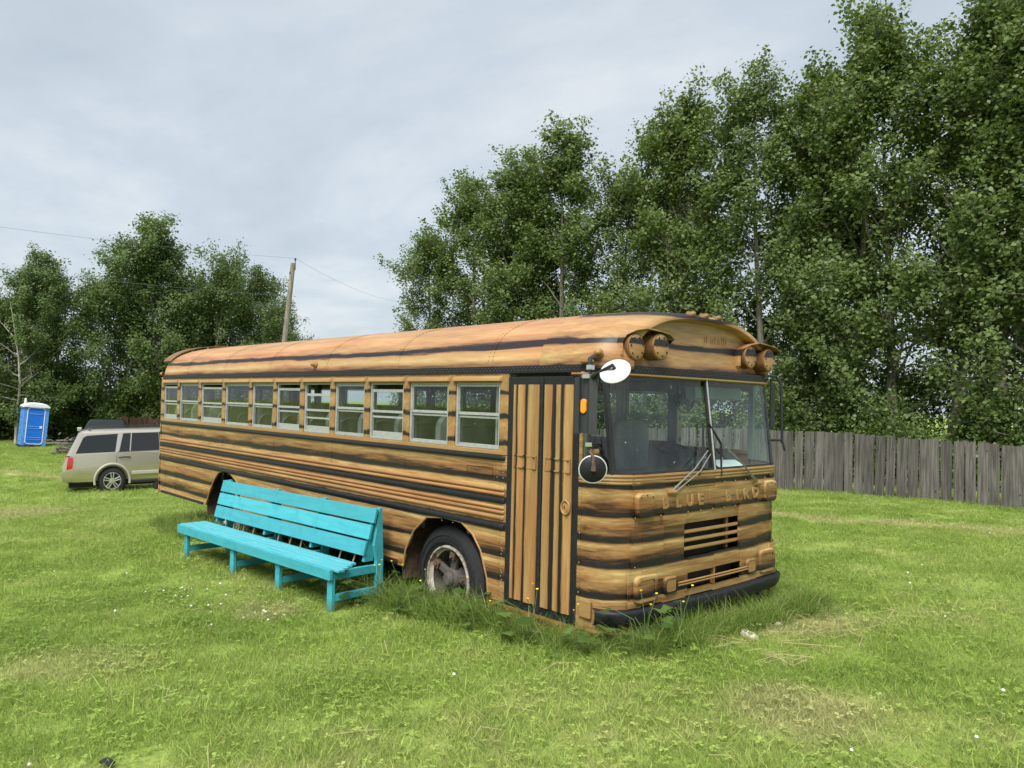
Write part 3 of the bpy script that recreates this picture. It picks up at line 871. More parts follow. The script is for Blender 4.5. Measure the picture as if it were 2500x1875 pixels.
for Z in (1.402, 1.612):
    for v in np.arange(.35, 2.15, .17): rv.lathe([(0, .008), (.004, .007), (.006, 0)], (fx(v) - .012, v, Z), (-1, 0, 0), 6)
fine(bp(rv, 'rivet_row', 'paint_trim'))
# bumper
pb = [(.17, -.02), (.09, -.005), (.01, .06), (-.04, .2), (-.065, .5), (-.08, .85), (-.085, 1.22), (-.08, 1.59), (-.065, 1.94), (-.04, 2.24), (.01, 2.38), (.09, 2.445), (.17, 2.46)]
m = MB()
prof = [(.09, .734), (.03, .738), (.012, .730), (.008, .712), (.012, .66), (.028, .625), (.09, .615)]
rows = []
for dx, Z in prof:
    rows.append([(x_ + dx, y_ + (dx if y_ < .3 else (-dx if y_ > 2.1 else 0)) * .6, Z) for x_, y_ in pb])
m.grid(rows); bp(m, 'bumper', 'black_paint', smooth=True, angle=60)

# --- windscreen
def ws(x_, y_, Z):
    return (x_ + .10 * (Z - 1.72) / .76, y_, Z)
cp = [(.345, 0.004)] + [(.36 - .338 * math.sin(a), .30 - .30 * math.cos(a)) for a in [math.pi / 2 * k / 12 for k in range(1, 13)]]
mid = [(fx(v), v) for v in np.linspace(.30, 1.22, 7)]
nearc, mainc = cp[:7], cp[6:] + mid[1:]
mir = lambda L: [(a, BW - b) for a, b in reversed(L)]
for pts in (nearc, mainc, mir(mainc), mir(nearc)):
    m = MB(); m.grid([[ws(a + .008, b, Z) for a, b in pts] for Z in (1.715, 2.47)]); bp(m, 'windscreen_pane', 'glass_windshield', recalc=False, smooth=True)
def pil(a, b, w_, d_):
    mm = MB(); mm.bar(ws(a, b, 1.715), ws(a, b, 2.47), w_, d_, up=(1, 0, 0)); return mm
bp(pil(cp[6][0], cp[6][1], .045, .035), 'windscreen_pillar', 'black_metal', bevel=.008)
bp(pil(cp[6][0], BW - cp[6][1], .045, .035), 'windscreen_pillar', 'black_metal', bevel=.008)
bp(pil(-.003, 1.22, .05, .03), 'windscreen_divider', 'rubber', bevel=.008)
bp(pil(-.018, 1.215, .018, .012), 'divider_strip', 'aluminium', bevel=.003)
allp = nearc + mainc[1:] + mir(mainc)[1:] + mir(nearc)[1:]
for Z in (1.722, 2.462):
    m = MB().tube([ws(a - .002, b, Z) for a, b in allp], .014, 6); bp(m, 'windscreen_seal', 'rubber', smooth=True)
m = MB(); m.grid([[ws(a, b, Z) for a, b in allp] for Z in (2.445, 2.475)]); bp(m, 'windscreen_header', 'paint_brown', smooth=True, thick=.01)

# --- folding door
m = MB().box((.372, -.008, .572), (1.175, .035, 2.442)); door = bp(m, 'door', 'black_paint', bevel=.006)
for a, b in ((.805, 1.092), (.435, .735)):
    m = MB()
    # two upright ribs on each leaf
    xs_ = [a, a + .045, a + .055, a + .125, a + .135, a + .20, a + .21, b]
    dep = [.0, .0, .010, .010, .0, .0, .008, .008]
    m.grid([[(x_, -.016 - d, Z) for x_, d in zip(xs_, dep)] for Z in (.642, 2.377)])
    m.grid([[(a, -.006, .642), (a, -.016, .642)], [(a, -.006, 2.377), (a, -.016, 2.377)]]); m.grid([[(b, -.006, .642), (b, -.024, .642)], [(b, -.006, 2.377), (b, -.024, 2.377)]])
    m.grid([[(x_, -.016 - d, 2.377) for x_, d in zip(xs_, dep)], [(x_, -.006, 2.377) for x_ in xs_]])
    lf = bp(m, 'door_leaf', 'paint_door', door)
    mm = MB()
    mm.box((a + .01, -.030, 1.705), (b - .02, -.012, 1.715)); mm.box((a + .01, -.030, 1.80), (b - .02, -.012, 1.81)); mm.box((a + .01, -.029, 1.716), (a + .018, -.012, 1.799)); mm.box((b - .028, -.029, 1.716), (b - .02, -.012, 1.799))
    bp(mm, 'leaf_plate', 'paint_door', lf)
m = MB().box((.760, -.016, .60), (.782, -.006, 2.43)); bp(m, 'hinge_strip', 'rubber', door)
mm = MB()
for k in range(28):
    a = 2 * math.pi * k / 28
ring = [(.482 + .042 * math.cos(2 * math.pi * k / 20), -.028, 1.444 + .052 * math.sin(2 * math.pi * k / 20)) for k in range(21)]
mm.tube(ring, .008, 6, cap=False); mm.lathe([(0, .036), (.006, .02), (.006, 0)], (.482, -.02, 1.444), (0, -1, 0), 16)
bp(mm, 'door_handle', 'paint_trim', door, smooth=True)
mm = MB()
for Z in np.arange(.66, 2.4, .14):
    for X in (.395, 1.145): mm.lathe([(0, .006), (.003, .005), (.004, 0)], (X, -.008, Z), (0, -1, 0), 6)
fine(bp(mm, 'screw', 'black_metal', door))
m = MB().box((.372, -.002, .40), (1.36, .03, .570)); bp(m, 'step_panel', 'paint_front', bevel=.004)

# --- mirrors on the door side
m = MB()
m.tube([(.10, -.205, 2.535), (.10, -.205, 1.87)], .013, 8)
m.tube([(.10, -.205, 2.50), (.11, -.20, 2.555), (.14, -.13, 2.575), (.22, -.01, 2.565)], .017, 8)
m.tube([(.10, -.205, 1.93), (.14, -.10, 1.93), (.20, .02, 1.93)], .014, 8)
bp(m, 'mirror_arm', 'black_metal', smooth=True)
for c_, w_, d_, h_ in (((.10, -.205, 2.492), .022, .022, .018), ((.125, -.215, 2.428), .035, .012, .016), ((.10, -.207, 1.945), .018, .018, .016)):
    bp(MB().obox(c_, (w_, 0, 0), (0, d_, 0), (0, 0, h_)), 'mirror_clamp', 'chrome', bevel=.004)
bp(MB().obox((.29, -.02, 2.56), (.075, 0, 0), (0, .018, 0), (0, 0, .022)), 'mirror_bracket', 'paint_trim', bevel=.012); bp(MB().obox((.145, -.10, 1.89), (.035, 0, 0), (0, .03, 0), (0, 0, .02)), 'mirror_bracket', 'paint_trim', bevel=.012)
m = MB()
m.add([(.255, -.185, 2.02), (.19, -.215, 2.02), (.19, -.215, 2.425), (.255, -.185, 2.425)], [(0, 1, 2, 3)])
m.add([(.19, -.190, 2.025), (.095, -.190, 2.025), (.095, -.190, 2.42), (.19, -.190, 2.42)], [(0, 1, 2, 3)])
m.add([(.095, -.215, 2.02), (.045, -.185, 2.02), (.045, -.185, 2.425), (.095, -.215, 2.425)], [(0, 1, 2, 3)])
m.add([(.19, -.215, 2.02), (.19, -.190, 2.02), (.19, -.190, 2.425), (.19, -.215, 2.425)], [(0, 1, 2, 3)])
mh = bp(m, 'mirror_housing', 'flag_black', thick=.008)
m = MB()
q = [(a, -.214 + .02, b) for a, b in rrect(.158, 2.216, .052, .105, .024)]
m.prism([(a, -.192, c) for a, b_, c in q], (0, -.022, 0)); lab(bp(m, 'reflector', 'amber', mh, bevel=.006), 'amber reflector on the back of the flat mirror')
def mirror_disc(c, nrm, r_, mat, rimmat, lbl):
    c = Vector(c); nrm = Vector(nrm).normalized()
    m = MB().lathe([(-.012, 0), (-.012, r_ * .98), (-.004, r_), (.004, r_), (.006, r_ * .96), (.014, r_ * .8), (.026, r_ * .45), (.030, 0)], c, nrm, 36)
    o = bp(m, 'convex_mirror', mat, smooth=True, angle=50); lab(o, lbl)
    m = MB(); s = nrm.orthogonal().normalized(); u = nrm.cross(s)
    m.tube([c + (s * math.cos(2 * math.pi * k / 36) + u * math.sin(2 * math.pi * k / 36)) * r_ * 1.0 for k in range(37)], .006, 6, cap=False)
    bp(m, 'mirror_rim', rimmat, o, smooth=True)
    return o
c1 = (-.123, -.2, 2.462); n1 = Vector((-.26, -.72, .62)).normalized()
mirror_disc(c1, n1, .104, 'white_disc', 'white_disc', 'round mirror with white back above the windscreen corner')
hub1 = Vector(c1) + n1 * .035
m = MB().tube([(.07, -.21, 2.43), (.0, -.235, 2.45), tuple(hub1 + n1 * .03), tuple(hub1 - n1 * .01)], [.022, .014, .012, .016], 8); bp(m, 'mirror_arm', 'black_metal', smooth=True)
c2 = (.062, -.2, 1.774); n2 = Vector((-.72, -.68, -.12)).normalized()
mirror_disc(c2, n2, .096, 'black_paint', 'white_disc', 'round mirror with black back low beside the door')
hub2 = Vector(c2) + n2 * .036
m = MB().tube([(.09, -.205, 1.90), tuple(hub2 + Vector((0, 0, .09))), tuple(hub2 + n2 * .01), tuple(hub2 - n2 * .012)], [.012, .012, .02, .02], 8); bp(m, 'mirror_arm', 'rust', smooth=True)
# far-side mirror gear
m = MB()
m.tube([(.17, 2.62, 2.50), (.15, 2.62, 1.90)], .014, 8); m.tube([(.22, 2.44, 2.54), (.20, 2.58, 2.54), (.17, 2.62, 2.46)], .013, 8); m.tube([(.22, 2.43, 1.93), (.15, 2.62, 1.93)], .012, 8); m.tube([(.15, 2.62, 1.93), (.13, 2.64, 1.83)], .010, 8)
bp(m, 'mirror_arm', 'black_metal', smooth=True)
m = MB().box((.215, 2.60, 2.05), (.235, 2.52, 2.47)); bp(m, 'mirror_housing', 'flag_black', bevel=.006)

# --- wipers
def wiper(piv, elb, bt, bm_, bb):
    def q(y_, z_, o_):
        return (fx(y_) + .10 * (max(z_, 1.72) - 1.72) / .76 - o_, y_, z_)
    m = MB(); m.tube([q(*piv, .03), q((piv[0] * .45 + elb[0] * .55), (piv[1] * .45 + elb[1] * .55), .055), q(*elb, .045)], [.008, .006, .005], 6)
    m.tube([q(piv[0] + .05, piv[1] - .005, .03), q((piv[0] * .40 + elb[0] * .6) + .05, (piv[1] * .4 + elb[1] * .6) - .035, .055), q(elb[0] + .03, elb[1] - .03, .045)], [.007, .005, .004], 6)
    a = bp(m, 'wiper', 'wiper_metal', smooth=True)
    m = MB().tube([q(piv[0] - .03, piv[1], .012), q(piv[0] + .06, piv[1], .03)], .022, 8); bp(m, 'wiper_pivot', 'paint_trim', a, smooth=True)
    m = MB().tube([q(*bt, .022), q(*bm_, .028), q(*bb, .022)], [.008, .012, .008], 6); bp(m, 'wiper_blade', 'rubber', a, smooth=True)
wiper((.61, 1.572), (1.10, 1.88), (1.10, 2.10), (1.06, 1.90), (.985, 1.685))
wiper((1.87, 1.575), (1.37, 1.90), (1.18, 2.10), (1.325, 1.93), (1.305, 1.665))

# --- wheels
def wheel(Xc, Yo, Zc, sgn, dual=False):
    d = (0, sgn, 0)          # sgn: +1 axis points inwards from the outer face
    o0 = (Xc, Yo, Zc)
    m = MB().lathe([(.05, .30), (.02, .33), (.0, .38), (.012, .43), (.035, .468), (.05, .487), (.08, .492), (.20, .492), (.23, .485), (.25, .44), (.26, .36), (.24, .30)], o0, d, 44)
    for r0, r1 in ((.345, .352), (.40, .407)):
        m.lathe([(.004, r0), (-.004, r0 + .002), (-.004, r1 - .002), (.004, r1)], o0, d, 44)
    t_ = bp(m, 'wheel', 'tyre', smooth=True, angle=40)
    m = MB().lathe([(.03, .312), (.010, .306), (.010, .292), (.035, .286), (.05, .272), (.055, .262)], o0, d, 40); bp(m, 'rim', 'white_rim', t_, smooth=True)
    m = MB().lathe([(.056, .268), (.09, .262), (.12, .246), (.18, .240)], o0, d, 40); bp(m, 'rim_well', 'hub_grime', t_, smooth=True)
    m = MB().lathe([(.17, .24), (.17, .0)], o0, d, 24); bp(m, 'brake_drum', 'underbody', t_)
    m = MB().lathe([(.15, .115), (.07, .10), (.05, .085), (.045, .066), (.015, .06), (.0, .045), (-.004, 0)], o0, d, 20); bp(m, 'hub', 'hub_grime', t_, smooth=True)
    for k in range(5):
        a = 2 * math.pi * k / 5 + .5
        e_ = Vector((math.cos(a), 0, math.sin(a))); y_ = Vector((0, sgn, 0))
        c = Vector(o0)
        m = MB().bar(c + e_ * .07 + y_ * .09, c + e_ * .215 + y_ * .075, .075, .05, up=(0, 1, 0)); bp(m, 'spoke', 'hub_grime', t_, bevel=.015)
        m = MB().obox(c + e_ * .222 + y_ * .058, e_ * .036, Vector((-e_.z, 0, e_.x)) * .036, y_ * .028); m.lathe([(0, .016), (.02, .014), (.022, 0)], c + e_ * .215 + y_ * .03, (0, -sgn, 0), 6); bp(m, 'rim_clamp', 'rust', t_, bevel=.006)
    return t_
wheel(2.07, .085, .59, 1); wheel(2.07, BW - .085, .59, -1)
wheel(6.95, .10, .59, 1); wheel(6.95, BW - .10, .59, -1)

# --- chassis and interior
bp(MB().box((.5, .62, .50), (9.3, 1.82, .962)), 'chassis', 'underbody'); bp(MB().box((2.9, .2, .66), (6.1, .618, .96)), 'tool_locker', 'underbody'); bp(MB().box((2.9, 1.822, .66), (6.1, 2.2, .96)), 'tool_locker', 'underbody')
bp(MB().box((.45, .63, .965), (9.55, 1.81, .985)), 'floor', 'bus_floor')
for x0, x1 in ((.45, 1.33), (2.70, 6.26), (7.66, 9.55)):
    for y0, y1 in ((.055, .628), (1.812, 2.385)): bp(MB().box((x0, y0, .965), (x1, y1, .985)), 'floor', 'bus_floor')
m = MB().box((.13, .35, 1.2), (.50, 2.36, 1.66)); m.box((.13, .35, 1.66), (.62, 2.3, 1.69)); bp(m, 'dashboard', 'dash', bevel=.02)
m = MB().obox((.30, 1.93, 1.715), (.10, .05, .03), (-.06, .13, 0), (0, 0, .002)); bp(m, 'paper_sheet', 'paper')
m = MB().obox((.36, 1.55, 1.73), (.05, 0, .02), (0, .16, 0), (0, 0, .045)); bp(m, 'instrument_pod', 'dash', bevel=.02)
ring = [(.78 + .20 * math.cos(2 * math.pi * k / 28), 1.78 + .23 * math.sin(2 * math.pi * k / 28), 1.82 + .06 * math.cos(2 * math.pi * k / 28)) for k in range(29)]
m = MB().tube(ring, .014, 8, cap=False); m.tube([(.78, 1.56, 1.81), (.78, 1.78, 1.78), (.78, 2.0, 1.81)], .012, 6); m.tube([(.78, 1.78, 1.80), (.50, 1.78, 1.45)], .03, 8); bp(m, 'steering_wheel', 'black_paint', smooth=True)
m = MB()
for k in range(3):
    r_ = (.13, .10, .06)[k]; x_ = (.52, .49, .475)[k]
    m.tube([(x_, 1.55 + r_ * math.cos(2 * math.pi * j / 24), 2.30 + r_ * math.sin(2 * math.pi * j / 24)) for j in range(25)], .005, 5, cap=False)
for j in range(12):
    a = 2 * math.pi * j / 12
    m.tube([(.475, 1.55, 2.30), (.49, 1.55 + .1 * math.cos(a), 2.30 + .1 * math.sin(a)), (.52, 1.55 + .13 * math.cos(a), 2.30 + .13 * math.sin(a)), (.56, 1.55 + .1 * math.cos(a), 2.30 + .1 * math.sin(a))], .0035, 4)
m.lathe([(0, .0), (.0, .05), (.07, .05), (.10, .03), (.10, 0)], (.54, 1.55, 2.30), (1, 0, 0), 12); m.tube([(.60, 1.55, 2.32), (.60, 1.55, 2.47)], .012, 6)
for k in range(4):
    a = math.pi / 2 * k + .4
    m.obox((.515, 1.55 + .06 * math.cos(a), 2.30 + .06 * math.sin(a)), (.006, -.01 * math.sin(a), .01 * math.cos(a)), (0, .045 * math.cos(a), .045 * math.sin(a)), (.002, -.025 * math.sin(a), .025 * math.cos(a)))
bp(m, 'cab_fan', 'black_metal')
m = MB().obox((.34, 1.74, 2.35), (.004, 0, .05), (0, .37, 0), (.05, 0, -.006)); bp(m, 'sun_visor', 'liner')
def seat_mesh():
    m = MB()
    prof = [(-.42, 0)] + [(-.42, .62)] + [(-.42 + .20 - .20 * math.cos(a), .62 + .16 * math.sin(a)) for a in [math.pi / 2 * k / 5 for k in range(1, 6)]] + [(.22 + .20 * math.sin(a), .62 + .16 * math.cos(a)) for a in [math.pi / 2 * k / 5 for k in range(6)]] + [(.42, 0)]
    m.prism([(0.02 * z, y_, z + .36) for y_, z in prof], (.085, 0, 0))
    return m
def cushion():
    m = MB(); m.box((-.46, -.42, .33), (.0, .42, .45)); m.box((-.40, -.38, 0), (-.36, -.34, .33)); m.box((-.05, .34, 0), (-.01, .38, .33)); return m
TS = lambda p: (-p[0], p[1], p[2])
sm = seat_mesh().mesh('passenger_seat', 'seat_vinyl', T=TS, bevel=.02, smooth=True, angle=40)
cm = cushion().mesh('cushion', 'seat_vinyl', T=TS, bevel=.02)
band = MB()
pr = [(-.30, .40)] + [(-.30 + .15 - .15 * math.cos(a), .90 + .11 * math.sin(a)) for a in [math.pi / 2 * k / 4 for k in range(5)]] + [(.15 + .15 * math.sin(a), .90 + .11 * math.cos(a)) for a in [math.pi / 2 * k / 4 for k in range(5)]] + [(.30, .40)]
band.tube([(.0, a, b) for a, b in pr], .012, 5)
bm_ = band.mesh('seat_piping', 'seat_trim', T=TS, smooth=True)
for k in range(11):
    for yc in (.54, 1.90):
        X = 2.25 + .70 * k
        if X > 9.3 or (X < 2.5 and yc > 1.5): continue
        o = bpy.data.objects.new('passenger_seat', sm); COL.objects.link(o); o.parent = bus; o.location = TB((X, yc, .985))
        for nm, me_ in (('cushion', cm), ('seat_piping', bm_)):
            c = bpy.data.objects.new(nm, me_); COL.objects.link(c); c.parent = o
m = MB(); m.prism([(1.30, y_, z_) for y_, z_ in [(1.55, 1.50), (1.53, 1.95), (1.58, 2.05), (1.66, 2.09), (1.94, 2.09), (2.02, 2.05), (2.07, 1.95), (2.05, 1.50)]], (.11, 0, 0)); m.box((.85, 1.55, 1.42), (1.36, 2.05, 1.55)); m.box((1.0, 1.68, .98), (1.2, 1.92, 1.42))
bp(m, 'driver_seat', 'driver_fabric', bevel=.025)
m = MB().tube([(1.45, .12, .99), (1.45, .12, 2.5)], .016, 8); m.tube([(1.55, 1.15, .99), (1.55, 1.15, 2.9)], .016, 8); m.tube([(1.5, .12, 1.8), (1.55, 1.15, 1.8)], .014, 8); bp(m, 'grab_rail', 'aluminium', smooth=True)
m = MB().box((5.55, .35, 1.92), (5.85, .75, 1.99)); bp(m, 'storage_box', 'red_plastic', bevel=.01); m = MB().box((5.58, .38, 1.99), (5.80, .70, 2.04)); bp(m, 'storage_lid', 'blue_plastic', bevel=.01)

# ------------------------------------------------------------------ turquoise bench
def turquoise():
    t = NT('turquoise_paint')
    o = t.obj()
    st = t.noise(t.mapping(o, (1.2, 14, 14)), 2.0, 5, 0.6)
    c = t.ramp(st, [(0.3, (0.045, 0.33, 0.405)), (0.7, (0.06, 0.41, 0.48))])
    ch = t.noise(t.mapping(o, (5, 18, 18)), 2.6, 5, 0.7)
    chip = t.ramp(ch, [(0.675, 0.0), (0.70, 0.9)])
    wood = t.ramp(st, [(0.4, (0.30, 0.20, 0.17)), (0.6, (0.45, 0.44, 0.44))])
    c = t.mix(chip, c, wood)
    dirt = t.ramp(t.noise(o, 7, 4, 0.6), [(0.50, 0.0), (0.8, 0.5)])
    c = t.mix(dirt, c, (0.03, 0.20, 0.25))
    inf = t.n('ShaderNodeObjectInfo')
    c = t.mix(1.0, c, t.ramp(inf.outputs['Random'], [(0.0, 0.84), (1.0, 1.06)]), 'MULTIPLY')
    sp = t.n('ShaderNodeSeparateXYZ'); t.l(o, sp.inputs[0])
    foot = t.ramp(t.math('MULTIPLY_ADD', t.noise(o, 25, 4, .7), .12, sp.outputs[2]), [(.09, .8), (.17, 0.0)])
    c = t.mix(foot, c, (0.10, 0.16, 0.12))
    t.bsdf(c, 0.5, 0, 0.35, bump=st, bump_s=0.3, bump_d=0.006)
    M['turquoise_paint'] = t.m
turquoise()
def turquoise_worn():
    t = NT('turquoise_worn')
    o = t.obj()
    st = t.noise(t.mapping(o, (1.2, 14, 14)), 2.0, 5, 0.6)
    c = t.ramp(st, [(0.3, (0.055, 0.35, 0.42)), (0.7, (0.10, 0.44, 0.50))])
    ch = t.noise(t.mapping(o, (3, 26, 10)), 2.2, 6, 0.75)
    chip = t.ramp(ch, [(0.56, 0.0), (0.66, 0.8)])
    wood = t.ramp(t.noise(o, 30, 3), [(0.4, (0.28, 0.22, 0.22)), (0.6, (0.42, 0.50, 0.54))])
    c = t.mix(chip, c, wood)
    t.bsdf(c, 0.55, 0, 0.35, bump=ch, bump_s=0.5, bump_d=0.006)
    M['turquoise_worn'] = t.m
turquoise_worn()
plain('stick', (0.42, 0.36, 0.28), 0.7, var=.2)
_bd = Vector((-3.346, -.214, 0)).normalized()        # along the bench, from the right end to the left
BZ = .27
bench = empty('bench', (-2.744, -.723, BZ), math.atan2(_bd.y, _bd.x))
tag(bench, 'long turquoise slatted wooden bench standing on the lawn beside the bus', 'bench')
# local: x along, -y towards the bus (right of travel), z up
def bb(m, name, mat='turquoise_paint', **kw):
    return m.build(name, mat, bench, T=lambda p: (p[0], -p[1], p[2]), **kw)
LB = 3.29
LEGS = (.06, 1.0, 1.97, 3.14)
bb(MB().box((0, -.005, .295), (LB, .034, .393)), 'apron', bevel=.005)
for k in range(4):
    a = .036 + k * .081
    ex = (.035, .02, .01, .0)[k]
    m = MB().box((-.11 + ex + .07 * k, a, .372), (LB + .02, a + .075, .398)); bb(m, 'seat_slat', 'turquoise_worn', bevel=.006)
for lx in LEGS:
    m = MB().box((lx - .04, .036, -.06), (lx + .04, .075, .37)); bb(m, 'leg', bevel=.005)
    # raked back leg: wide foot, narrow top
    m = MB(); m.prism([(lx - .045, .535, -.06), (lx - .045, .61, -.06), (lx - .045, .61, .40), (lx - .045, .582, .91), (lx - .045, .546, .91), (lx - .045, .495, .55), (lx - .045, .53, .40)], (.045, 0, 0)); bb(m, 'back_leg', bevel=.004)
    m = MB(); m.prism([(lx + .002, .415, .40), (lx + .002, .52, .40), (lx + .002, .545, .905), (lx + .002, .53, .905)], (.04, 0, 0)); bb(m, 'back_support', bevel=.003)
    m = MB().box((lx - .035, .077, .09), (lx + .003, .56, .155)); bb(m, 'leg_brace', bevel=.004)
    m = MB().box((lx - .035, .077, .29), (lx + .003, .56, .368)); bb(m, 'seat_bearer', bevel=.004)
lean = Vector((0, .11, .44)).normalized(); nrm = Vector((0, .44, -.11)).normalized()
for k in range(3):
    zc = .905 - .07 - k * .153
    base = Vector((0, .415 + (zc - .455) * .25 - .010, zc))
    m = MB().obox((LB / 2 - .05 + k * .012, base.y, base.z), (LB / 2 - .055 - k * .012, 0, 0), lean * .0695, nrm * .014)
    bb(m, 'back_slat', bevel=.004)
for x_ in (.28, .52, 1.25, 1.47, 1.72, 2.28, 2.52, 2.76, 2.96):
    dx = random.uniform(-.02, .05)
    bb(MB().tube([(x_, .44, .36), (x_ - .05 + dx * .3, .452, .52)], .008, 6), 'spindle', 'stick', smooth=True)

# ------------------------------------------------------------------ grey board fence on the right
def board_mat(name, lo, hi):
    t = NT(name)
    o = t.obj()
    inf = t.n('ShaderNodeObjectInfo')
    cmb = t.n('ShaderNodeCombineXYZ')
    t.l(t.math('MULTIPLY', inf.outputs['Random'], 37.0), cmb.inputs[0]); t.l(t.math('MULTIPLY', inf.outputs['Random'], 11.0), cmb.inputs[2])
    va = t.n('ShaderNodeVectorMath'); va.operation = 'ADD'
    t.l(o, va.inputs[0]); t.l(cmb.outputs[0], va.inputs[1])
    v = va.outputs[0]
    g = t.noise(t.mapping(v, (22, 22, 0.9)), 1.5, 6, 0.65, 0.4)
    big = t.noise(t.mapping(v, (4, 4, 1.5)), 1.2, 3, 0.5)
    c = t.ramp(g, [(0.28, tuple(k * .45 for k in lo)), (0.45, lo), (0.62, hi), (0.8, tuple(k * 1.2 for k in hi))])
    vt = t.math('MULTIPLY_ADD', inf.outputs['Random'], 0.55, 0.70)
    c = t.mix(1.0, c, t.ramp(vt, [(0, 0.0), (1.0, 1.0)]), 'MULTIPLY')
    c = t.mix(t.ramp(big, [(0.45, 0.0), (0.75, 0.5)]), c, tuple(k * .5 for k in lo))
    kn = t.n('ShaderNodeTexVoronoi'); kn.inputs['Scale'].default_value = 3.1
    t.l(t.mapping(v, (1.3, 1.3, .9)), kn.inputs['Vector'])
    c = t.mix(t.ramp(kn.outputs['Distance'], [(0.055, 0.85), (0.085, 0.0)]), c, tuple(k * .2 for k in lo))
    t.bsdf(c, 0.85, 0, 0.2, bump=g, bump_s=0.6, bump_d=0.012)
    M[name] = t.m
board_mat('grey_boards', (0.092, 0.087, 0.079), (0.162, 0.154, 0.140))
board_mat('brown_boards', (0.075, 0.040, 0.028), (0.12, 0.07, 0.05))
board_mat('pole_wood', (0.19, 0.165, 0.14), (0.33, 0.295, 0.255))

def board_mesh(w, h, top, seed):
    rnd = random.Random(seed)
    m = MB(); n = 7
    rows = []
    pts = []
    for side in (-1, 1):
        L = []
        for k in range(n):
            z = h * k / (n - 1)
            L.append((side * (w / 2 + rnd.uniform(-.006, .006)), z))
        pts.append(L)
    left, right = pts
    left[-1] = (left[-1][0], h + rnd.uniform(-.015, .01)); right[-1] = (right[-1][0], h + rnd.uniform(-.015, .01))
    if top == 'ear':
        outl = right + [(0, h + .09)] + left[::-1]
    else:
        outl = right + left[::-1]
    m.prism([(a, -.011, z) for a, z in outl], (0, .022, 0))
    return m
fence = empty('board_fence', (2.0, 14.6, ground(2.0, 14.6)))
tag(fence, 'weathered grey upright board fence along the right edge of the lawn, under the trees', 'fence')
F0 = Vector((3.6, 14.95)); Fd = Vector((-1.0, -.232)).normalized(); bw = .213
fang = math.atan2(Fd.y, Fd.x)
bmeshes = [board_mesh(bw * s_, 1.62, 'flat', 40 + k).mesh('board', 'grey_boards', bevel=0) for k, s_ in enumerate((.93, .96, .90, .95, .88, .94, .97, .84))]
rnd = random.Random(3)
finv = fence.matrix_world.inverted() if False else None
d = 0.0; kb = 0
while d < 18.5:
    p = F0 + Fd * d
    gz = ground(p.x, p.y)
    o = bpy.data.objects.new('board', bmeshes[rnd.randrange(8)]); COL.objects.link(o); o.parent = fence
    hh = 1.36 + .06 * math.sin(d * .7 + 1) + rnd.uniform(-.018, .018)
    o.location = (p.x - 2.0, p.y - 14.6 + rnd.uniform(-.006, .006), gz - ground(2.0, 14.6) + hh - 1.62)
    o.rotation_euler = (rnd.uniform(-.01, .01), rnd.uniform(-.022, .022), fang + rnd.uniform(-.015, .015))
    d += bw * rnd.choice((1, 1, 1, 1.0, 1.05, .98)); kb += 1
for z_ in (.35, 1.1):
    a = F0 + Vector((-Fd.y, Fd.x)) * -.04; b = a + Fd * 18.5
    n_ = 8
    pts = [a + (b - a) * k / n_ for k in range(n_ + 1)]
    for p, q in zip(pts[:-1], pts[1:]):
        m = MB().bar((p.x - 2.0, p.y - 14.6, ground(p.x, p.y) - fence.location.z + z_), (q.x - 2.0, q.y - 14.6, ground(q.x, q.y) - fence.location.z + z_), .038, .085)
        m.build('rail', 'grey_boards', fence)
for k in range(8):
    p = F0 + Vector((-Fd.y, Fd.x)) * -.12 + Fd * (k * 2.45 + .8)
    MB().box((p.x - 2.05, p.y - 14.65, ground(p.x, p.y) - fence.location.z - .3), (p.x - 1.95, p.y - 14.55, ground(p.x, p.y) - fence.location.z + 1.32)).build('post', 'grey_boards', fence)

# brown fence far behind the car
f2 = empty('board_fence', (-34.8, 7.6, ground(-34.8, 7.6)))
tag(f2, 'dark brown board fence with pointed tops behind the silver car', 'fence')
em = [board_mesh(.26, 1.75, 'ear', 70 + k).mesh('board', 'brown_boards') for k in range(4)]
for k in range(14):
    o = bpy.data.objects.new('board', em[k % 4]); COL.objects.link(o); o.parent = f2
    o.location = (random.uniform(-.01, .01), -1.2 + k * .28, random.uniform(-.06, .06) - .08); o.rotation_euler = (0, random.uniform(-.02, .02), math.pi / 2)
for z_ in (.5, 1.3): MB().box((-.06, -1.4, z_), (-.015, 2.7, z_ + .09)).build('rail', 'brown_boards', f2)

# ------------------------------------------------------------------ silver estate car behind the bus
def car_paint(name, col, lo):
    t = NT(name)
    o = t.obj()
    sp = t.n('ShaderNodeSeparateXYZ'); t.l(o, sp.inputs[0])
    n = t.noise(o, 5, 4, .6)
    dust = t.math('MULTIPLY', t.ramp(t.math('MULTIPLY_ADD', n, .3, sp.outputs[2]), [(.35, 1.0), (.85, 0.0)]), .45)
    c = t.mix(dust, col, lo)
    t.bsdf(c, .26, .8, .5, coat=.6)
    M[name] = t.m
car_paint('champagne_paint', (0.58, 0.535, 0.44), (0.34, 0.295, 0.22))
car_paint('dark_green_paint', (0.014, 0.022, 0.02), (0.03, 0.03, 0.028))
plain('trim_black', (0.015, 0.015, 0.016), .5)
plain('cladding', (0.36, 0.335, 0.28), .5, var=.08)
plain('alloy', (0.62, 0.62, 0.60), .3, metal=.8, var=.08)
def red_lens():
    t = NT('red_lens'); t.bsdf((.42, .012, .014), .12, 0, .6, coat=.6); M['red_lens'] = t.m
red_lens()
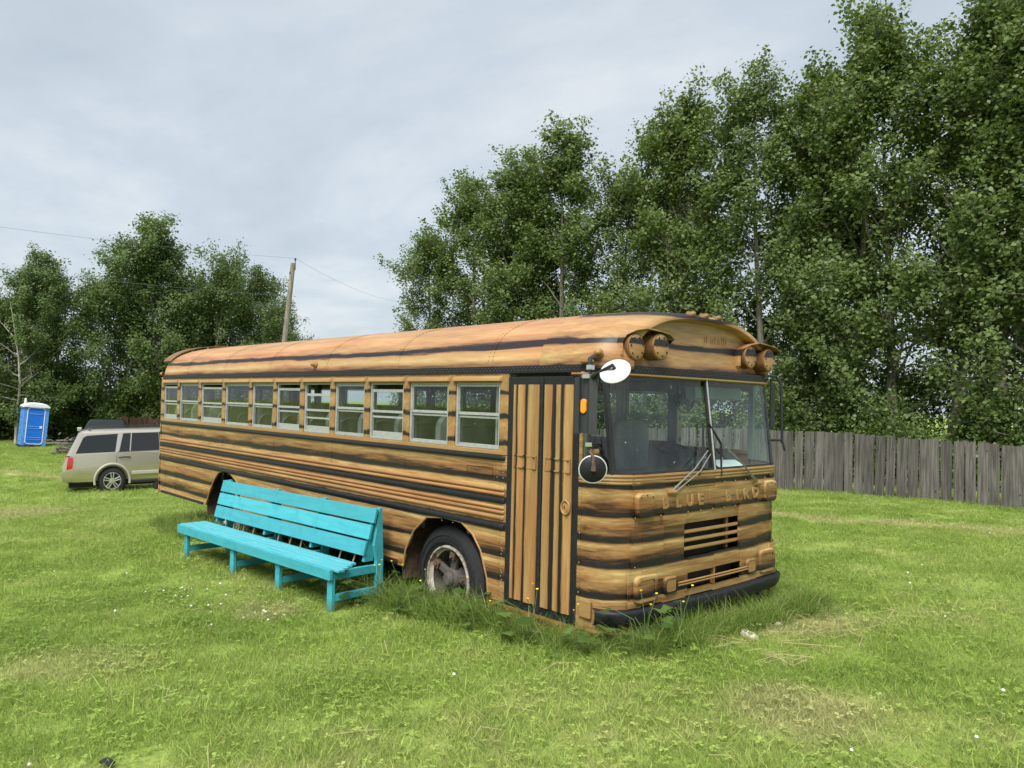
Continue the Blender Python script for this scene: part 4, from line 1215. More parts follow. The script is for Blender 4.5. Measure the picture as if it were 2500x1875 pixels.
def bool_cut(obj, cutters):
    for c in cutters:
        md = obj.modifiers.new('cut', 'BOOLEAN'); md.operation = 'DIFFERENCE'; md.solver = 'EXACT'; md.object = c
    dg = bpy.context.evaluated_depsgraph_get()
    me = bpy.data.meshes.new_from_object(obj.evaluated_get(dg))
    obj.modifiers.clear(); old = obj.data; nm = old.name; obj.data = me; bpy.data.meshes.remove(old); me.name = nm
    for c in cutters: 
        me2 = c.data; bpy.data.objects.remove(c); bpy.data.meshes.remove(me2)
def loft(stations):
    """stations: (x, [(y, z) half section from bottom centre round to top centre])"""
    m = MB(); rows = []
    for x, hs in stations:
        full = [(x, -y_, z_) for y_, z_ in hs] + [(x, y_, z_) for y_, z_ in reversed(hs)]
        rows.append(full + [full[0]])
    n = len(rows[0]) - 1
    b = []
    vs = [p for r_ in rows for p in r_[:-1]]
    fs = [(i * n + j, i * n + (j + 1) % n, (i + 1) * n + (j + 1) % n, (i + 1) * n + j) for i in range(len(rows) - 1) for j in range(n)]
    fs.append(tuple(range(n))); fs.append(tuple((len(rows) - 1) * n + j for j in range(n)))
    m.add(vs, fs)
    return m
def car_wheel(parent, x, y_, r_, s_, spokes=5):
    o0 = (x, y_, r_ - .02); d = (0, -s_, 0)
    m = MB().lathe([(.04, .62 * r_), (.0, .66 * r_), (-.005, .80 * r_), (.02, .95 * r_), (.05, r_), (.18, r_), (.21, .95 * r_), (.22, .62 * r_)], o0, d, 32)
    w = m.build('wheel', 'tyre', parent, smooth=True)
    m = MB().lathe([(.03, .64 * r_), (.005, .63 * r_), (.006, .585 * r_), (.06, .56 * r_), (.12, .55 * r_)], o0, d, 32); m.build('rim', 'alloy', w, smooth=True)
    m = MB().lathe([(.10, .6 * r_), (.10, 0)], o0, d, 20); m.build('brake_disc', 'trim_black', w)
    for k in range(spokes):
        a = 2 * math.pi * k / spokes + math.pi / 2
        e_ = Vector((math.cos(a), 0, math.sin(a))); tt = Vector((-math.sin(a), 0, math.cos(a))); y0 = Vector((0, -s_, 0))
        m = MB()
        for q in (-1, 1):
            m.bar(Vector(o0) + e_ * .08 * r_ + tt * q * .06 * r_ + y0 * .02, Vector(o0) + e_ * .60 * r_ + tt * q * .10 * r_ + y0 * .015, .085 * r_, .03, up=(0, 1, 0))
        m.build('spoke', 'alloy', w, bevel=.006)
    MB().lathe([(.03, .20 * r_), (.0, .18 * r_), (-.005, .10 * r_), (-.005, 0)], o0, d, 16).build('hub_cap', 'alloy', w, smooth=True)
    return w
ca = R(76.5)
_rp = Vector((-19.57, 1.97, -.54))
_off = Matrix.Rotation(ca, 3, 'Z') @ Vector((-1.35, -.82, 0))
suv = empty('estate_car', (_rp.x - _off.x, _rp.y - _off.y, -.50), rot=(0, R(-2.0), ca))
suv.scale = (.95, 1, 1)
tag(suv, 'champagne silver family car parked on the lawn behind the rear of the bus', 'car')
def half(wb, wm, ws_, zb, zm, zs):
    return [(0, zb), (wb * .8, zb), (wb, zb + .06), (wm, zm), (wm - .005, zm + .18), (ws_, zs), (ws_ * .6, zs + .02), (0, zs + .03)]
st = [(-2.62, half(.74, .78, .76, .44, .56, .66)), (-2.60, half(.84, .88, .84, .36, .52, .80)), (-2.50, half(.88, .93, .90, .32, .50, 1.02)), (-2.3, half(.90, .95, .92, .30, .55, 1.10)), (-1.2, half(.91, .965, .93, .28, .60, 1.12)),
      (0, half(.91, .965, .93, .28, .60, 1.10)), (1.0, half(.91, .965, .93, .28, .60, 1.08)), (1.7, half(.90, .95, .88, .30, .58, 1.02)), (2.1, half(.86, .90, .80, .32, .55, .95)), (2.25, half(.74, .78, .68, .40, .55, .85))]
lower = loft(st).build('body', 'champagne_paint', suv, bevel=0)
cut = []
for x in (-1.35, 1.35):
    for s_ in (-1, 1):
        cut.append(MB().lathe([(0, .001), (0, .435), (.4, .435), (.4, .001)], (x, s_ * .62, .36), (0, s_, 0), 32).build('cutter', 'trim_black'))
for c in cut:
    c.parent = suv
bpy.context.view_layer.update()
bool_cut(lower, cut)
lower.data.polygons.foreach_set('use_smooth', [True] * len(lower.data.polygons)); lower.data.set_sharp_from_angle(angle=R(25))
# cabin
def ring(z_, x0, x1, w0, w1, c_=.10):
    return [(x0, -w0 + c_, z_), (x0 + c_ * .8, -w0, z_), (x1 - c_, -w1, z_), (x1, -w1 + c_, z_), (x1, w1 - c_, z_), (x1 - c_, w1, z_), (x0 + c_ * .8, w0, z_), (x0, w0 - c_, z_)]
rows = [ring(1.07, -2.50, 1.12, .905, .905), ring(1.66, -2.20, .30, .765, .765), ring(1.71, -2.14, .18, .72, .72), ring(1.745, -2.02, .02, .62, .62), ring(1.76, -1.6, -.3, .35, .35)]
m = MB(); m.grid([r_ + [r_[0]] for r_ in rows]); m.add(rows[-1], [tuple(range(8))])
m.build('cabin', 'champagne_paint', suv, smooth=True, angle=28)
def side_y(z_):
    return np.interp(z_, [1.07, 1.66], [.905, .765])
def glasspoly(pts, s_, name='side_window', mat='dark_glass', off=.006, th=.004):
    poly = [(x, s_ * (side_y(z_) + off), z_) for x, z_ in pts]
    return MB().prism(poly, (0, -s_ * th, 0)).build(name, mat, suv)
for s_ in (-1, 1):
    glasspoly([(-2.27, 1.13), (-1.27, 1.14), (-1.20, 1.63), (-1.98, 1.60), (-2.08, 1.55)], s_)
    glasspoly([(-1.17, 1.145), (-.90, 1.15), (-.86, 1.64), (-1.06, 1.635)], s_); glasspoly([(-.87, 1.15), (-.10, 1.155), (-.12, 1.64), (-.83, 1.64)], s_)
    glasspoly([(0.0, 1.155), (.80, 1.155), (.36, 1.60), (0.0, 1.64)], s_)
    glasspoly([(-1.20, 1.13), (.86, 1.14), (.86, 1.155), (-1.20, 1.145)], s_, 'window_trim', 'trim_black', .010)
    glasspoly([(-1.235, 1.13), (-1.18, 1.13), (-1.10, 1.64), (-1.15, 1.64)], s_, 'door_pillar', 'champagne_paint', .008); glasspoly([(-.09, 1.13), (-.01, 1.13), (-.01, 1.65), (-.11, 1.65)], s_, 'door_pillar', 'trim_black', .009)
    for x in (-1.24, -.04, 1.0):
        MB().box((x - .004, s_ * .962, .40 if x != -1.24 else .86), (x + .004, s_ * .9675, 1.05)).build('door_seam', 'trim_black', suv)
    m = MB().tube([(-1.19, s_ * .958, .985), (-1.10, s_ * .985, .995), (-.97, s_ * .985, .995), (-.88, s_ * .958, .985)], .018, 8); m.build('door_handle', 'trim_black', suv, smooth=True)
    MB().box((-.85, s_ * .955, .50), (.88, s_ * .985, .60)).build('side_moulding', 'cladding', suv, bevel=.015)
    MB().box((-.85, s_ * .90, .27), (.90, s_ * .955, .345)).build('side_step', 'trim_black', suv, bevel=.01)
    for x in (-1.35, 1.35):
        pts = [(x + .455 * math.cos(a), s_ * .955, .36 + .455 * math.sin(a)) for a in [R(-12 + 204 * k / 16) for k in range(17)]]
        MB().tube(pts, .035, 8).build('wheel_flare', 'cladding', suv, smooth=True)
        car_wheel(suv, x, s_ * .93, .37, s_)
    m = MB().prism([(-2.555, s_ * .70, .69), (-2.40, s_ * .945, .69), (-2.36, s_ * .945, 1.03), (-2.49, s_ * .72, 1.03)], (0, s_ * .012, 0)); 
    m = MB(); m.grid([[(-2.60, s_ * .72, .70), (-2.50, s_ * .925, .70), (-2.36, s_ * .957, .74)], [(-2.56, s_ * .72, .9), (-2.47, s_ * .935, .9), (-2.34, s_ * .957, .92)], [(-2.52, s_ * .72, 1.04), (-2.45, s_ * .91, 1.04), (-2.34, s_ * .94, 1.04)]])
    m.build('tail_light', 'red_lens', suv, thick=.03, smooth=True)
    m = MB().tube([(-1.95, s_ * .62, 1.745), (-1.85, s_ * .63, 1.785), (.0, s_ * .61, 1.80), (.1, s_ * .60, 1.75)], .014, 6); m.build('roof_rail', 'trim_black', suv, smooth=True)
    MB().obox((.72, s_ * 1.0, 1.14), (.06, 0, .01), (0, .10, 0), (0, 0, .075)).build('door_mirror', 'champagne_paint', suv, bevel=.02)
m = MB(); m.grid([[(-2.64, y_, z_) for y_ in (-.70, 0, .70)] if z_ < .6 else [(-2.60, y_, z_) for y_ in (-.72, 0, .72)] for z_ in (.42, .56, .64)]); m.build('rear_bumper', 'cladding', suv, thick=.05, smooth=True)
MB().prism([(-2.505, -.72, 1.12), (-2.505, .72, 1.12), (-2.29, .64, 1.60), (-2.29, -.64, 1.60)], (-.006, 0, .002)).build('rear_window', 'dark_glass', suv)
MB().prism([(1.06, -.80, 1.14), (1.06, .80, 1.14), (.40, .68, 1.62), (.40, -.68, 1.62)], (.006, 0, .006)).build('windscreen', 'dark_glass', suv)
MB().box((-2.45, -.75, .20), (2.1, .75, .34)).build('floor_pan', 'underbody', suv)
MB().box((-2.55, .3, .26), (-2.35, .42, .32)).build('tow_bar', 'trim_black', suv)

# ------------------------------------------------------------------ dark pickup beyond the car
pk = empty('pickup_truck', (-34.6, 5.85, ground(-34.6, 5.85)), R(-20))
pk.scale = (1.0, 1.0, 1.09)
tag(pk, 'dark green pickup truck seen over the silver car roof', 'truck')
st = [(-2.6, half(.80, .84, .82, .55, .65, .98)), (-2.5, half(.82, .88, .86, .5, .65, 1.02)), (-.4, half(.82, .88, .86, .48, .65, 1.02)), (1.2, half(.82, .88, .86, .48, .65, 1.03)), (2.3, half(.80, .86, .80, .5, .65, .97)), (2.45, half(.72, .78, .70, .55, .65, .90))]
loft(st).build('body', 'dark_green_paint', pk, smooth=True, angle=30)
rows = [ring(1.0, -.75, 1.25, .84, .84, .06), ring(1.42, -.62, .62, .70, .70, .06), ring(1.50, -.52, .48, .64, .64, .06)]
m = MB(); m.grid([r_ + [r_[0]] for r_ in rows]); m.add(rows[-1], [tuple(range(8))]); m.build('cabin', 'dark_green_paint', pk, smooth=True, angle=28)
MB().prism([(1.17, -.70, 1.06), (1.17, .70, 1.06), (.66, .62, 1.42), (.66, -.62, 1.42)], (.01, 0, .01)).build('windscreen', 'dark_glass', pk)
MB().prism([(-.74, -.66, 1.08), (-.74, .66, 1.08), (-.64, .60, 1.40), (-.64, -.60, 1.40)], (-.01, 0, .003)).build('rear_window', 'dark_glass', pk)
for s_ in (-1, 1):
    MB().prism([(-.5, s_ * .835, 1.06), (.95, s_ * .835, 1.06), (.55, s_ * .715, 1.40), (-.45, s_ * .715, 1.40)], (0, s_ * .008, .002)).build('side_window', 'dark_glass', pk)
    MB().obox((.95, s_ * .98, 1.12), (.05, 0, 0), (0, .09, 0), (0, 0, .07)).build('door_mirror', 'alloy', pk, bevel=.02)
    for x in (-1.6, 1.5): car_wheel(pk, x, s_ * .86, .36, s_)

# ------------------------------------------------------------------ portable toilet
plain('blue_shell', (0.085, 0.27, 0.68), .42, var=.06, nscale=4)
plain('blue_door', (0.012, 0.145, 0.66), .4, var=.06, nscale=4)
plain('white_plastic', (0.70, 0.74, 0.78), .4, var=.05, nscale=4)
pt = empty('portable_toilet', (-42.3, 4.35, ground(-42.3, 4.35)), rot=(R(-3.6), R(0), R(-3)))
tag(pt, 'bright blue portable toilet with white domed roof, leaning beside the bare tree', 'toilet')
# local: +x faces the camera, y across
hw, hd, hh = .56, .56, 2.02
m = MB().box((-hd, -hw, .10), (hd, hw, hh)); m.build('cabin_shell', 'blue_shell', pt, bevel=.03)
for s_ in (-1, 1):
    m = MB().box((hd + .002, s_ * .56, .10), (hd + .03, s_ * .375, hh)); m.build('corner_panel', 'blue_shell', pt, bevel=.012)
    for z_ in (.35, .75, 1.15, 1.55): MB().obox((hd + .033, s_ * .47, z_ + .1), (.006, 0, 0), (0, .06, s_ * -.03), (0, 0, .02)).build('panel_rib', 'blue_shell', pt)
    for z_ in (.3, .7, 1.1, 1.5): MB().box((-.35, s_ * (hw + .002), z_), (.35, s_ * (hw + .02), z_ + .26)).build('side_panel', 'blue_shell', pt, bevel=.01)
m = MB(); q = rrect(0, 1.10, .72, 1.80, .12)
m.prism([(hd + .004, a, b) for a, b in q], (.03, 0, 0)); dr = m.build('door', 'blue_door', pt, bevel=.008)
ringp = [(hd + .03, a, b) for a, b in rrect(0, 1.10, .75, 1.84, .13)]; MB().tube(ringp + [ringp[0]], .02, 6, cap=False).build('door_frame', 'white_plastic', pt, smooth=True)
for z_ in (.42, .52, .98, 1.08, 1.72): MB().tube([(hd + .036, -.30 + .6 * k / 8, z_ + .03 * (1 - ((k - 4) / 4) ** 2) * -1) for k in range(9)], .022, 6).build('door_rib', 'blue_shell', dr, smooth=True)
MB().box((hd + .03, .20, .98), (hd + .06, .31, 1.10)).build('latch', 'white_plastic', dr, bevel=.008)
rows = []
for k in range(9):
    a = math.pi * k / 8
    rows.append([(x_, -.62 * math.cos(a) * (1 if abs(x_) < .6 else .95), hh + .02 + (.24 if abs(x_) < .6 else .18) * math.sin(a)) for x_ in (-.64, -.55, 0, .55, .64)])
m = MB(); m.grid(rows)
for x_, i_ in ((-.64, 0), (.64, 4)): m.add([r_[i_] for r_ in rows], [tuple(range(9))])
m.add([(-.64, -.62, hh - .05), (.64, -.62, hh - .05), (.64, .62, hh - .05), (-.64, .62, hh - .05)], [(0, 1, 2, 3)])
m.build('roof', 'white_plastic', pt, smooth=True, angle=45)
MB().tube([(-.45, -.40, hh), (-.45, -.40, hh + .45)], .05, 10).build('vent_pipe', 'white_plastic', pt)
MB().box((-.62, -.60, 0), (.62, .58, .095)).build('skid', 'trim_black', pt, bevel=.01)
MB().box((.63, -.66, 0), (.95, .10, .10)).build('step', 'trim_black', pt, bevel=.01)

# ------------------------------------------------------------------ utility pole and wires
pb0 = Vector((-35.29, 14.14, ground(-35.29, 14.14))); ptop = Vector((-34.97, 14.82, 9.40))
pole = empty('utility_pole', pb0)
tag(pole, 'weathered wooden utility pole leaning behind the bus roof', 'pole')
rel = ptop - pb0
MB().tube([(0, 0, -.3), tuple(rel * .5), tuple(rel)], [.17, .15, .125], 12).build('shaft', 'pole_wood', pole, smooth=True)
MB().tube([tuple(rel + Vector((.02, .12, -.35))), tuple(rel + Vector((0, .12, .16)))], .022, 6).build('bracket', 'black_metal', pole)
MB().lathe([(0, .03), (.03, .06), (.06, .04), (.09, .06), (.12, .05), (.14, 0)], tuple(rel + Vector((0, .12, .16))), (0, 0, 1), 10).build('insulator', 'trim_black', pole, smooth=True)
for z_ in (-.55, -1.7): MB().obox(tuple(rel + Vector((.0, -.14, z_))), (.03, 0, 0), (0, .05, 0), (0, 0, .06)).build('wire_clamp', 'black_metal', pole)
plain('wire', (0.16, 0.17, 0.18), .6)
def wire(a, b, sag, lbl, r_=.006):
    a = Vector(a); b = Vector(b); pts = []
    for k in range(25):
        t_ = k / 24; p = a.lerp(b, t_); p.z -= sag * 4 * t_ * (1 - t_); pts.append(tuple(p))
    o = MB().tube(pts, r_, 5).build('power_line', 'wire', None, smooth=True)
    tag(o, lbl, 'wire', 'wires on the utility pole')
wt = pb0 + rel + Vector((0, .12, .28)); wm = pb0 + rel * .82
wire(wt, (-33.8, -12.0, 9.1), .42, 'upper thin power line running left from the pole top')
wire(wm, (-33.8, -12.0, 7.45), .30, 'lower thin power line running left from the middle of the pole')
wire(wt, (-57.7, 38.9, 11.6), .65, 'thin power line sloping from the pole top towards the right-hand trees')

# ------------------------------------------------------------------ foliage
def leaf_mat(name, stops, under, trans=0.35, rough=0.45):
    t = NT(name)
    at = t.n('ShaderNodeAttribute'); at.attribute_name = 'tint'
    inf = t.n('ShaderNodeObjectInfo')
    v = t.math('ADD', at.outputs['Fac'], t.math('MULTIPLY_ADD', inf.outputs['Random'], 0.16, -0.08))
    c = t.ramp(v, stops)
    geo = t.n('ShaderNodeNewGeometry')
    c = t.mix(t.math('MULTIPLY', geo.outputs['Backfacing'], 0.3), c, under)
    b = t.bsdf(c, rough, 0, 0.3, link=False)
    tr = t.n('ShaderNodeBsdfTranslucent')
    t.l(t.mix(0.5, c, (0.16, 0.24, 0.03)), tr.inputs[0])
    mx = t.n('ShaderNodeMixShader'); mx.inputs[0].default_value = trans
    t.l(b, mx.inputs[1]); t.l(tr.outputs[0], mx.inputs[2]); t.l(mx.outputs[0], t.out.inputs[0])
    M[name] = t.m
leaf_mat('poplar_leaves', [(0.0, (0.068, 0.118, 0.022)), (0.5, (0.128, 0.195, 0.038)), (0.85, (0.185, 0.25, 0.060)), (1.0, (0.24, 0.29, 0.12))], (0.15, 0.19, 0.115))
leaf_mat('wood_leaves', [(0.0, (0.062, 0.110, 0.024)), (0.5, (0.112, 0.178, 0.043)), (1.0, (0.17, 0.24, 0.070))], (0.13, 0.17, 0.09))
leaf_mat('light_leaves', [(0.0, (0.050, 0.090, 0.022)), (0.5, (0.085, 0.140, 0.036)), (1.0, (0.14, 0.195, 0.06))], (0.16, 0.21, 0.11))
def bark(name, lo, hi):
    t = NT(name); o = t.obj()
    n = t.noise(t.mapping(o, (5, 5, 1.2)), 2.5, 6, .65)
    c = t.ramp(n, [(.3, lo), (.52, hi), (.75, tuple(min(1, k * 1.2) for k in hi))])
    t.bsdf(c, .85, 0, .2, bump=n, bump_s=.6, bump_d=.03); M[name] = t.m
bark('poplar_bark', (0.075, 0.068, 0.055), (0.21, 0.20, 0.17))
bark('dead_bark', (0.22, 0.20, 0.18), (0.42, 0.40, 0.37))

def leaf_arrays(centres, counts, sig, size, rng, vert=1.0, aspect=.72, outw=None):
    C_ = np.repeat(np.asarray(centres), counts, axis=0)
    sg = np.repeat(np.asarray(sig), counts)
    n = len(C_)
    off = rng.normal(size=(n, 3)) * sg[:, None]; off[:, 2] *= vert
    P = C_ + off
    nr = rng.normal(size=(n, 3)) * .75; nr[:, 2] += .75
    if outw is not None:
        ax = P[:, :2] - outw; ax /= (np.linalg.norm(ax, axis=1)[:, None] + .3); nr[:, :2] += ax * .8
    nr /= np.linalg.norm(nr, axis=1)[:, None]
    a = rng.normal(size=(n, 3)); a -= (a * nr).sum(1)[:, None] * nr; a /= np.linalg.norm(a, axis=1)[:, None]
    b = np.cross(nr, a)
    s = size * rng.uniform(.65, 1.25, n)[:, None]
    v0 = P - a * s * .5; v2 = P + a * s * .5 - nr * s * .10
    v1 = P + b * s * aspect * .5 - a * s * .06 + nr * s * .06; v3 = P - b * s * aspect * .5 - a * s * .06 + nr * s * .06
    V = np.stack([v0, v1, v2, v3], 1).reshape(-1, 3)
    ct = rng.uniform(0, .45, len(counts))
    t = np.clip(np.repeat(ct, counts) + rng.uniform(.05, .45, n) + (rng.random(n) > .985) * .25, 0, 1)
    return V, np.repeat(t, 4)
def leaf_mesh(name, V, T_, mat):
    n = len(V) // 4
    me = bpy.data.meshes.new(name)
    me.vertices.add(len(V)); me.vertices.foreach_set('co', V.astype(np.float32).ravel())
    me.loops.add(4 * n); me.loops.foreach_set('vertex_index', np.arange(4 * n, dtype=np.int32))
    me.polygons.add(n); me.polygons.foreach_set('loop_start', np.arange(0, 4 * n, 4, dtype=np.int32))
    me.update(calc_edges=True)
    at = me.attributes.new('tint', 'FLOAT', 'POINT'); at.data.foreach_set('value', T_.astype(np.float32))
    me.materials.append(M[mat])
    return me

def grow(seed, H, Rc, nl=34, low=.10, per=26, leaf=.118, sig=.17, twigs=9, mat='poplar_leaves', barkm='poplar_bark', stems=1, top=1.0, upr=1.0):
    rng = np.random.default_rng(seed)
    wood = MB(); cen = []; sg = []
    for s_ in range(stems):
        lean = rng.normal(size=2) * (.05 if stems == 1 else .16)
        base = np.array([0, 0, -.3]) if stems == 1 else np.append(rng.normal(size=2) * .35, -.3)
        Hs = H * (1 if s_ == 0 else rng.uniform(.72, .95))
        tp = []
        for k in range(10):
            f_ = k / 9
            w = np.array([math.sin(f_ * 5 + seed + s_), math.cos(f_ * 4.2 + seed * 2 + s_)]) * .10 * f_ * (1.5 - f_)
            tp.append(base + np.array([lean[0] * Hs * f_ + w[0], lean[1] * Hs * f_ + w[1], f_ * Hs]))
        tp = np.array(tp); r0 = .0125 * Hs
        wood.tube(tp.tolist(), [r0 * (1 - .93 * (k / 9) ** .9) + .006 for k in range(10)], 8)
        n_l = int(nl / stems ** .6)
        for i in range(n_l):
            u = (i + rng.random()) / n_l
            h = low + (.985 - low) * u ** .92
            hn = (h - low) / (1 - low)
            prof = (math.sin(math.pi * min(1, .12 + hn * .86) ** .85) ** .65) * (1 - .35 * hn) + .10
            az = i * 2.39996 + rng.normal() * .35
            ang = R(62 - 30 * hn) * upr + rng.normal() * .12
            L = Rc * prof * rng.uniform(.55, 1.38) / max(.5, math.sin(ang))
            L = min(L, (1.12 * top - h) * Hs * .9 + .9)
            p0 = np.array([np.interp(h, np.linspace(0, 1, 10), tp[:, k]) for k in range(3)])
            d = np.array([math.cos(az) * math.sin(ang), math.sin(az) * math.sin(ang), math.cos(ang)])
            pts = [p0]; dd = d.copy()
            for k in range(5):
                dd = dd + np.array([0, 0, .10]) + rng.normal(size=3) * .09; dd /= np.linalg.norm(dd)
                pts.append(pts[-1] + dd * L / 5)
            rr = max(.012, r0 * (1 - .8 * h) * .40)
            wood.tube([p.tolist() for p in pts], [rr, rr * .8, rr * .6, rr * .42, rr * .28, .005], 5, cap=False)
            pts = np.array(pts)
            for j in range(twigs):
                t_ = rng.uniform(.34, 1.0)
                q0 = np.array([np.interp(t_, np.linspace(0, 1, 6), pts[:, k]) for k in range(3)])
                td = d * .55 + rng.normal(size=3) * .62 + np.array([0, 0, .45]); td /= np.linalg.norm(td)
                tl = rng.uniform(.45, 1.25) * (.45 + .22 * Rc)
                q1 = q0 + td * tl * .55; q2 = q0 + td * tl + np.array([0, 0, .10])
                wood.tube([q0.tolist(), q1.tolist(), q2.tolist()], [.010, .007, .003], 3, cap=False)
                for f_, w_ in ((.35, 1.15), (.6, 1.1), (.82, .9), (1.02, .65)):     # leaves sit in sprays along each shoot
                    cen.append(q0 + (q2 - q0) * f_ + rng.normal(size=3) * .05); sg.append(sig * w_ * rng.uniform(.75, 1.2))
            cen.append(pts[-1]); sg.append(sig * .8)
        # wispy leader
        for k in range(5):
            q = tp[-1] + np.array([rng.normal() * .18, rng.normal() * .18, -.9 + k * .32])
            cen.append(q); sg.append(sig * (.9 - .12 * k))
    cnt = np.maximum(6, (per * rng.uniform(.35, 1.3, len(cen))).astype(int))
    V, T_ = leaf_arrays(cen, cnt, sg, leaf, rng, outw=np.zeros(2))
    return wood.mesh('trunk', barkm, smooth=True, recalc=False), leaf_mesh('crown', V, T_, mat)

def place_tree(geo, name, x, y_, s_, rz, label, group=None, sz=None):
    r_ = empty(name, (x, y_, ground(x, y_)), rz)
    r_.scale = (s_, s_, sz or s_)
    for nm, me in (('trunk', geo[0]), ('crown', geo[1])):
        if me is None: continue
        o = bpy.data.objects.new(nm, me); COL.objects.link(o); o.parent = r_
    tag(r_, label, 'tree', group)
    return r_

POP = [grow(11, 12, 2.1), grow(23, 12, 2.4, nl=38), grow(37, 12, 1.9, nl=36, low=.16), grow(41, 12, 2.3, nl=36, low=.05), grow(59, 12, 2.0, nl=32, low=.20)]
row = [  # X, Y, height, mesh, label
    (20.7, 13.9, 8.6, 3, 'low wide poplar at the left end of the tree row above the bus'),
    (19.3, 14.6, 10.0, 1, 'second poplar from the left end of the tree row above the bus'),
    (17.6, 14.9, 10.4, 0, 'third poplar from the left end, stepping up the tree line'),
    (15.4, 15.2, 10.8, 2, 'slim poplar with the pointed tip over the middle of the bus roof'),
    (16.4, 16.0, 9.9, 4, 'poplar between the third poplar and the pointed one over the bus roof'),
    (13.3, 15.6, 9.2, 3, 'shorter poplar filling the notch in the tree line above the bus'),
    (11.6, 16.1, 10.8, 1, 'bushy poplar rising behind the bus brow'),
    (9.9, 16.5, 11.0, 4, 'poplar with a bare lower trunk behind the roof marker lights'),
    (8.3, 16.9, 10.9, 0, 'tall poplar standing just right of the bus front corner'),
    (7.3, 17.2, 11.2, 3, 'full poplar behind the left end of the visible grey fence'),
    (6.2, 17.5, 11.6, 2, 'poplar whose crown climbs towards the top edge of the picture'),
    (5.0, 17.7, 12.1, 1, 'tallest spreading poplar over the middle of the grey fence'),
    (3.8, 18.1, 12.1, 4, 'poplar with pale visible trunk over the right part of the grey fence'),
    (2.6, 18.2, 12.3, 0, 'poplar filling the upper right corner of the picture'),
    (1.2, 18.6, 12.4, 3, 'poplar at the right edge of the picture behind the fence'),
    (-.6, 18.9, 12.0, 1, 'outermost poplar beyond the right edge of the lawn'),
]
for k, (X, Y, h_, mi, lb) in enumerate(row):
    place_tree(POP[mi], 'poplar_tree', -X, Y, h_ / 12.0 * (1.18 if k < 5 else 1.08), k * 1.9 + .4, lb, 'poplars in a row beyond the fence', sz=h_ / 12.0)
for k, (X, Y, h_, mi, lb) in enumerate(((13.0, 20.0, 9.6, 3, 'shaded poplar of the back row, behind the bus brow'), (8.6, 21.3, 10.2, 1, 'shaded poplar of the back row, behind the left end of the visible fence'),
                                    (3.5, 22.4, 11.0, 3, 'shaded poplar of the back row, behind the right part of the fence'))):
    place_tree(POP[mi], 'poplar_tree', -X, Y, h_ / 12.0, k * 2.7 + 1.1, lb, 'poplars of the back row')

# left-hand wood
WD = [grow(101, 11, 3.1, nl=40, low=.04, per=34, leaf=.15, sig=.25, mat='wood_leaves'), grow(103, 11, 3.4, nl=38, low=.03, per=34, leaf=.15, sig=.26, mat='wood_leaves', stems=2),
      grow(107, 11, 2.0, nl=30, low=.06, per=20, leaf=.14, sig=.24, mat='light_leaves')]
for X, Y, h_, mi, s_, lb in ((47.9, 2.6, 8.7, 1, 1.05, 'dark leafy tree at the far left edge of the picture'), (45.6, 4.4, 8.8, 0, 1.0, 'dark tree rising behind the blue toilet'),
                             (48.2, 6.7, 8.4, 0, 1.0, 'tree between the toilet and the big round-topped tree'), (46.0, 9.3, 10.0, 1, .95, 'left half of the big round-topped tree behind the silver car'),
                             (43.9, 11.5, 11.0, 0, 1.1, 'tallest tree of the left-hand wood, behind the silver car'), (44.2, 13.7, 9.9, 1, .95, 'right shoulder of the big round-topped tree left of the utility pole'),
                             (46.6, 15.8, 9.2, 0, .95, 'tree in the gap between the big round-topped tree and the light green poplar'),
                             (41.5, 15.6, 9.7, 2, 1.05, 'loose light green poplar just left of the utility pole'), (38.9, 16.6, 7.7, 2, 1.1, 'small light green tree just right of the utility pole'),
                             (42.5, 17.8, 7.2, 2, 1.2, 'low pale tree behind the utility pole base')):
    place_tree(WD[mi], 'leafy_tree', -X, Y, h_ / 11.0 * s_, X * 1.3, lb, 'trees of the left-hand wood', sz=h_ / 11.0)

# bare dead tree beside the toilet
def dead():
    rng = np.random.default_rng(5)
    m = MB()
    tp = [(0, 0, -.2), (.04, .02, 1.6), (-.03, .10, 3.2), (.05, -.02, 4.6), (-.05, -.28, 6.4), (.0, -.50, 7.6)]
    m.tube(tp, [.085, .072, .06, .045, .028, .008], 7)
    for h, az, L, up in ((2.0, 1.5, 1.9, .25), (2.3, -1.7, 1.9, .30), (2.6, 1.3, 1.7, .2), (2.9, -1.4, 2.6, .55), (3.3, 1.7, 2.9, .95), (3.6, -1.8, 1.5, .3), (4.2, 1.2, 2.0, .9), (4.6, -1.2, 1.8, .8), (5.2, 1.9, 1.4, .9), (5.6, -2.2, 1.2, .7), (3.0, .2, 1.4, .5)):
        p0 = np.array([np.interp(h, [q[2] for q in tp], [q[k] for q in tp]) for k in range(3)])
        d = np.array([math.cos(az), math.sin(az), up]); d /= np.linalg.norm(d); pts = [p0]
        for k in range(5):
            d = d + rng.normal(size=3) * .13; d /= np.linalg.norm(d); pts.append(pts[-1] + d * L / 5)
        m.tube([p.tolist() for p in pts], [.036, .03, .024, .017, .011, .004], 5, cap=False)
        for j in range(4):
            q = pts[rng.integers(2, 6)]; e_ = d + rng.normal(size=3) * .6; e_ /= np.linalg.norm(e_)
            m.tube([q.tolist(), (q + e_ * .3).tolist(), (q + e_ * .65 + rng.normal(size=3) * .08).tolist()], [.013, .009, .003], 4, cap=False)
    return m.mesh('trunk', 'dead_bark', smooth=True, recalc=False)
dt = place_tree((dead(), None), 'bare_tree', -44.5, 4.05, 1.0, 0, 'bare pale dead tree with thin branches behind the blue toilet')

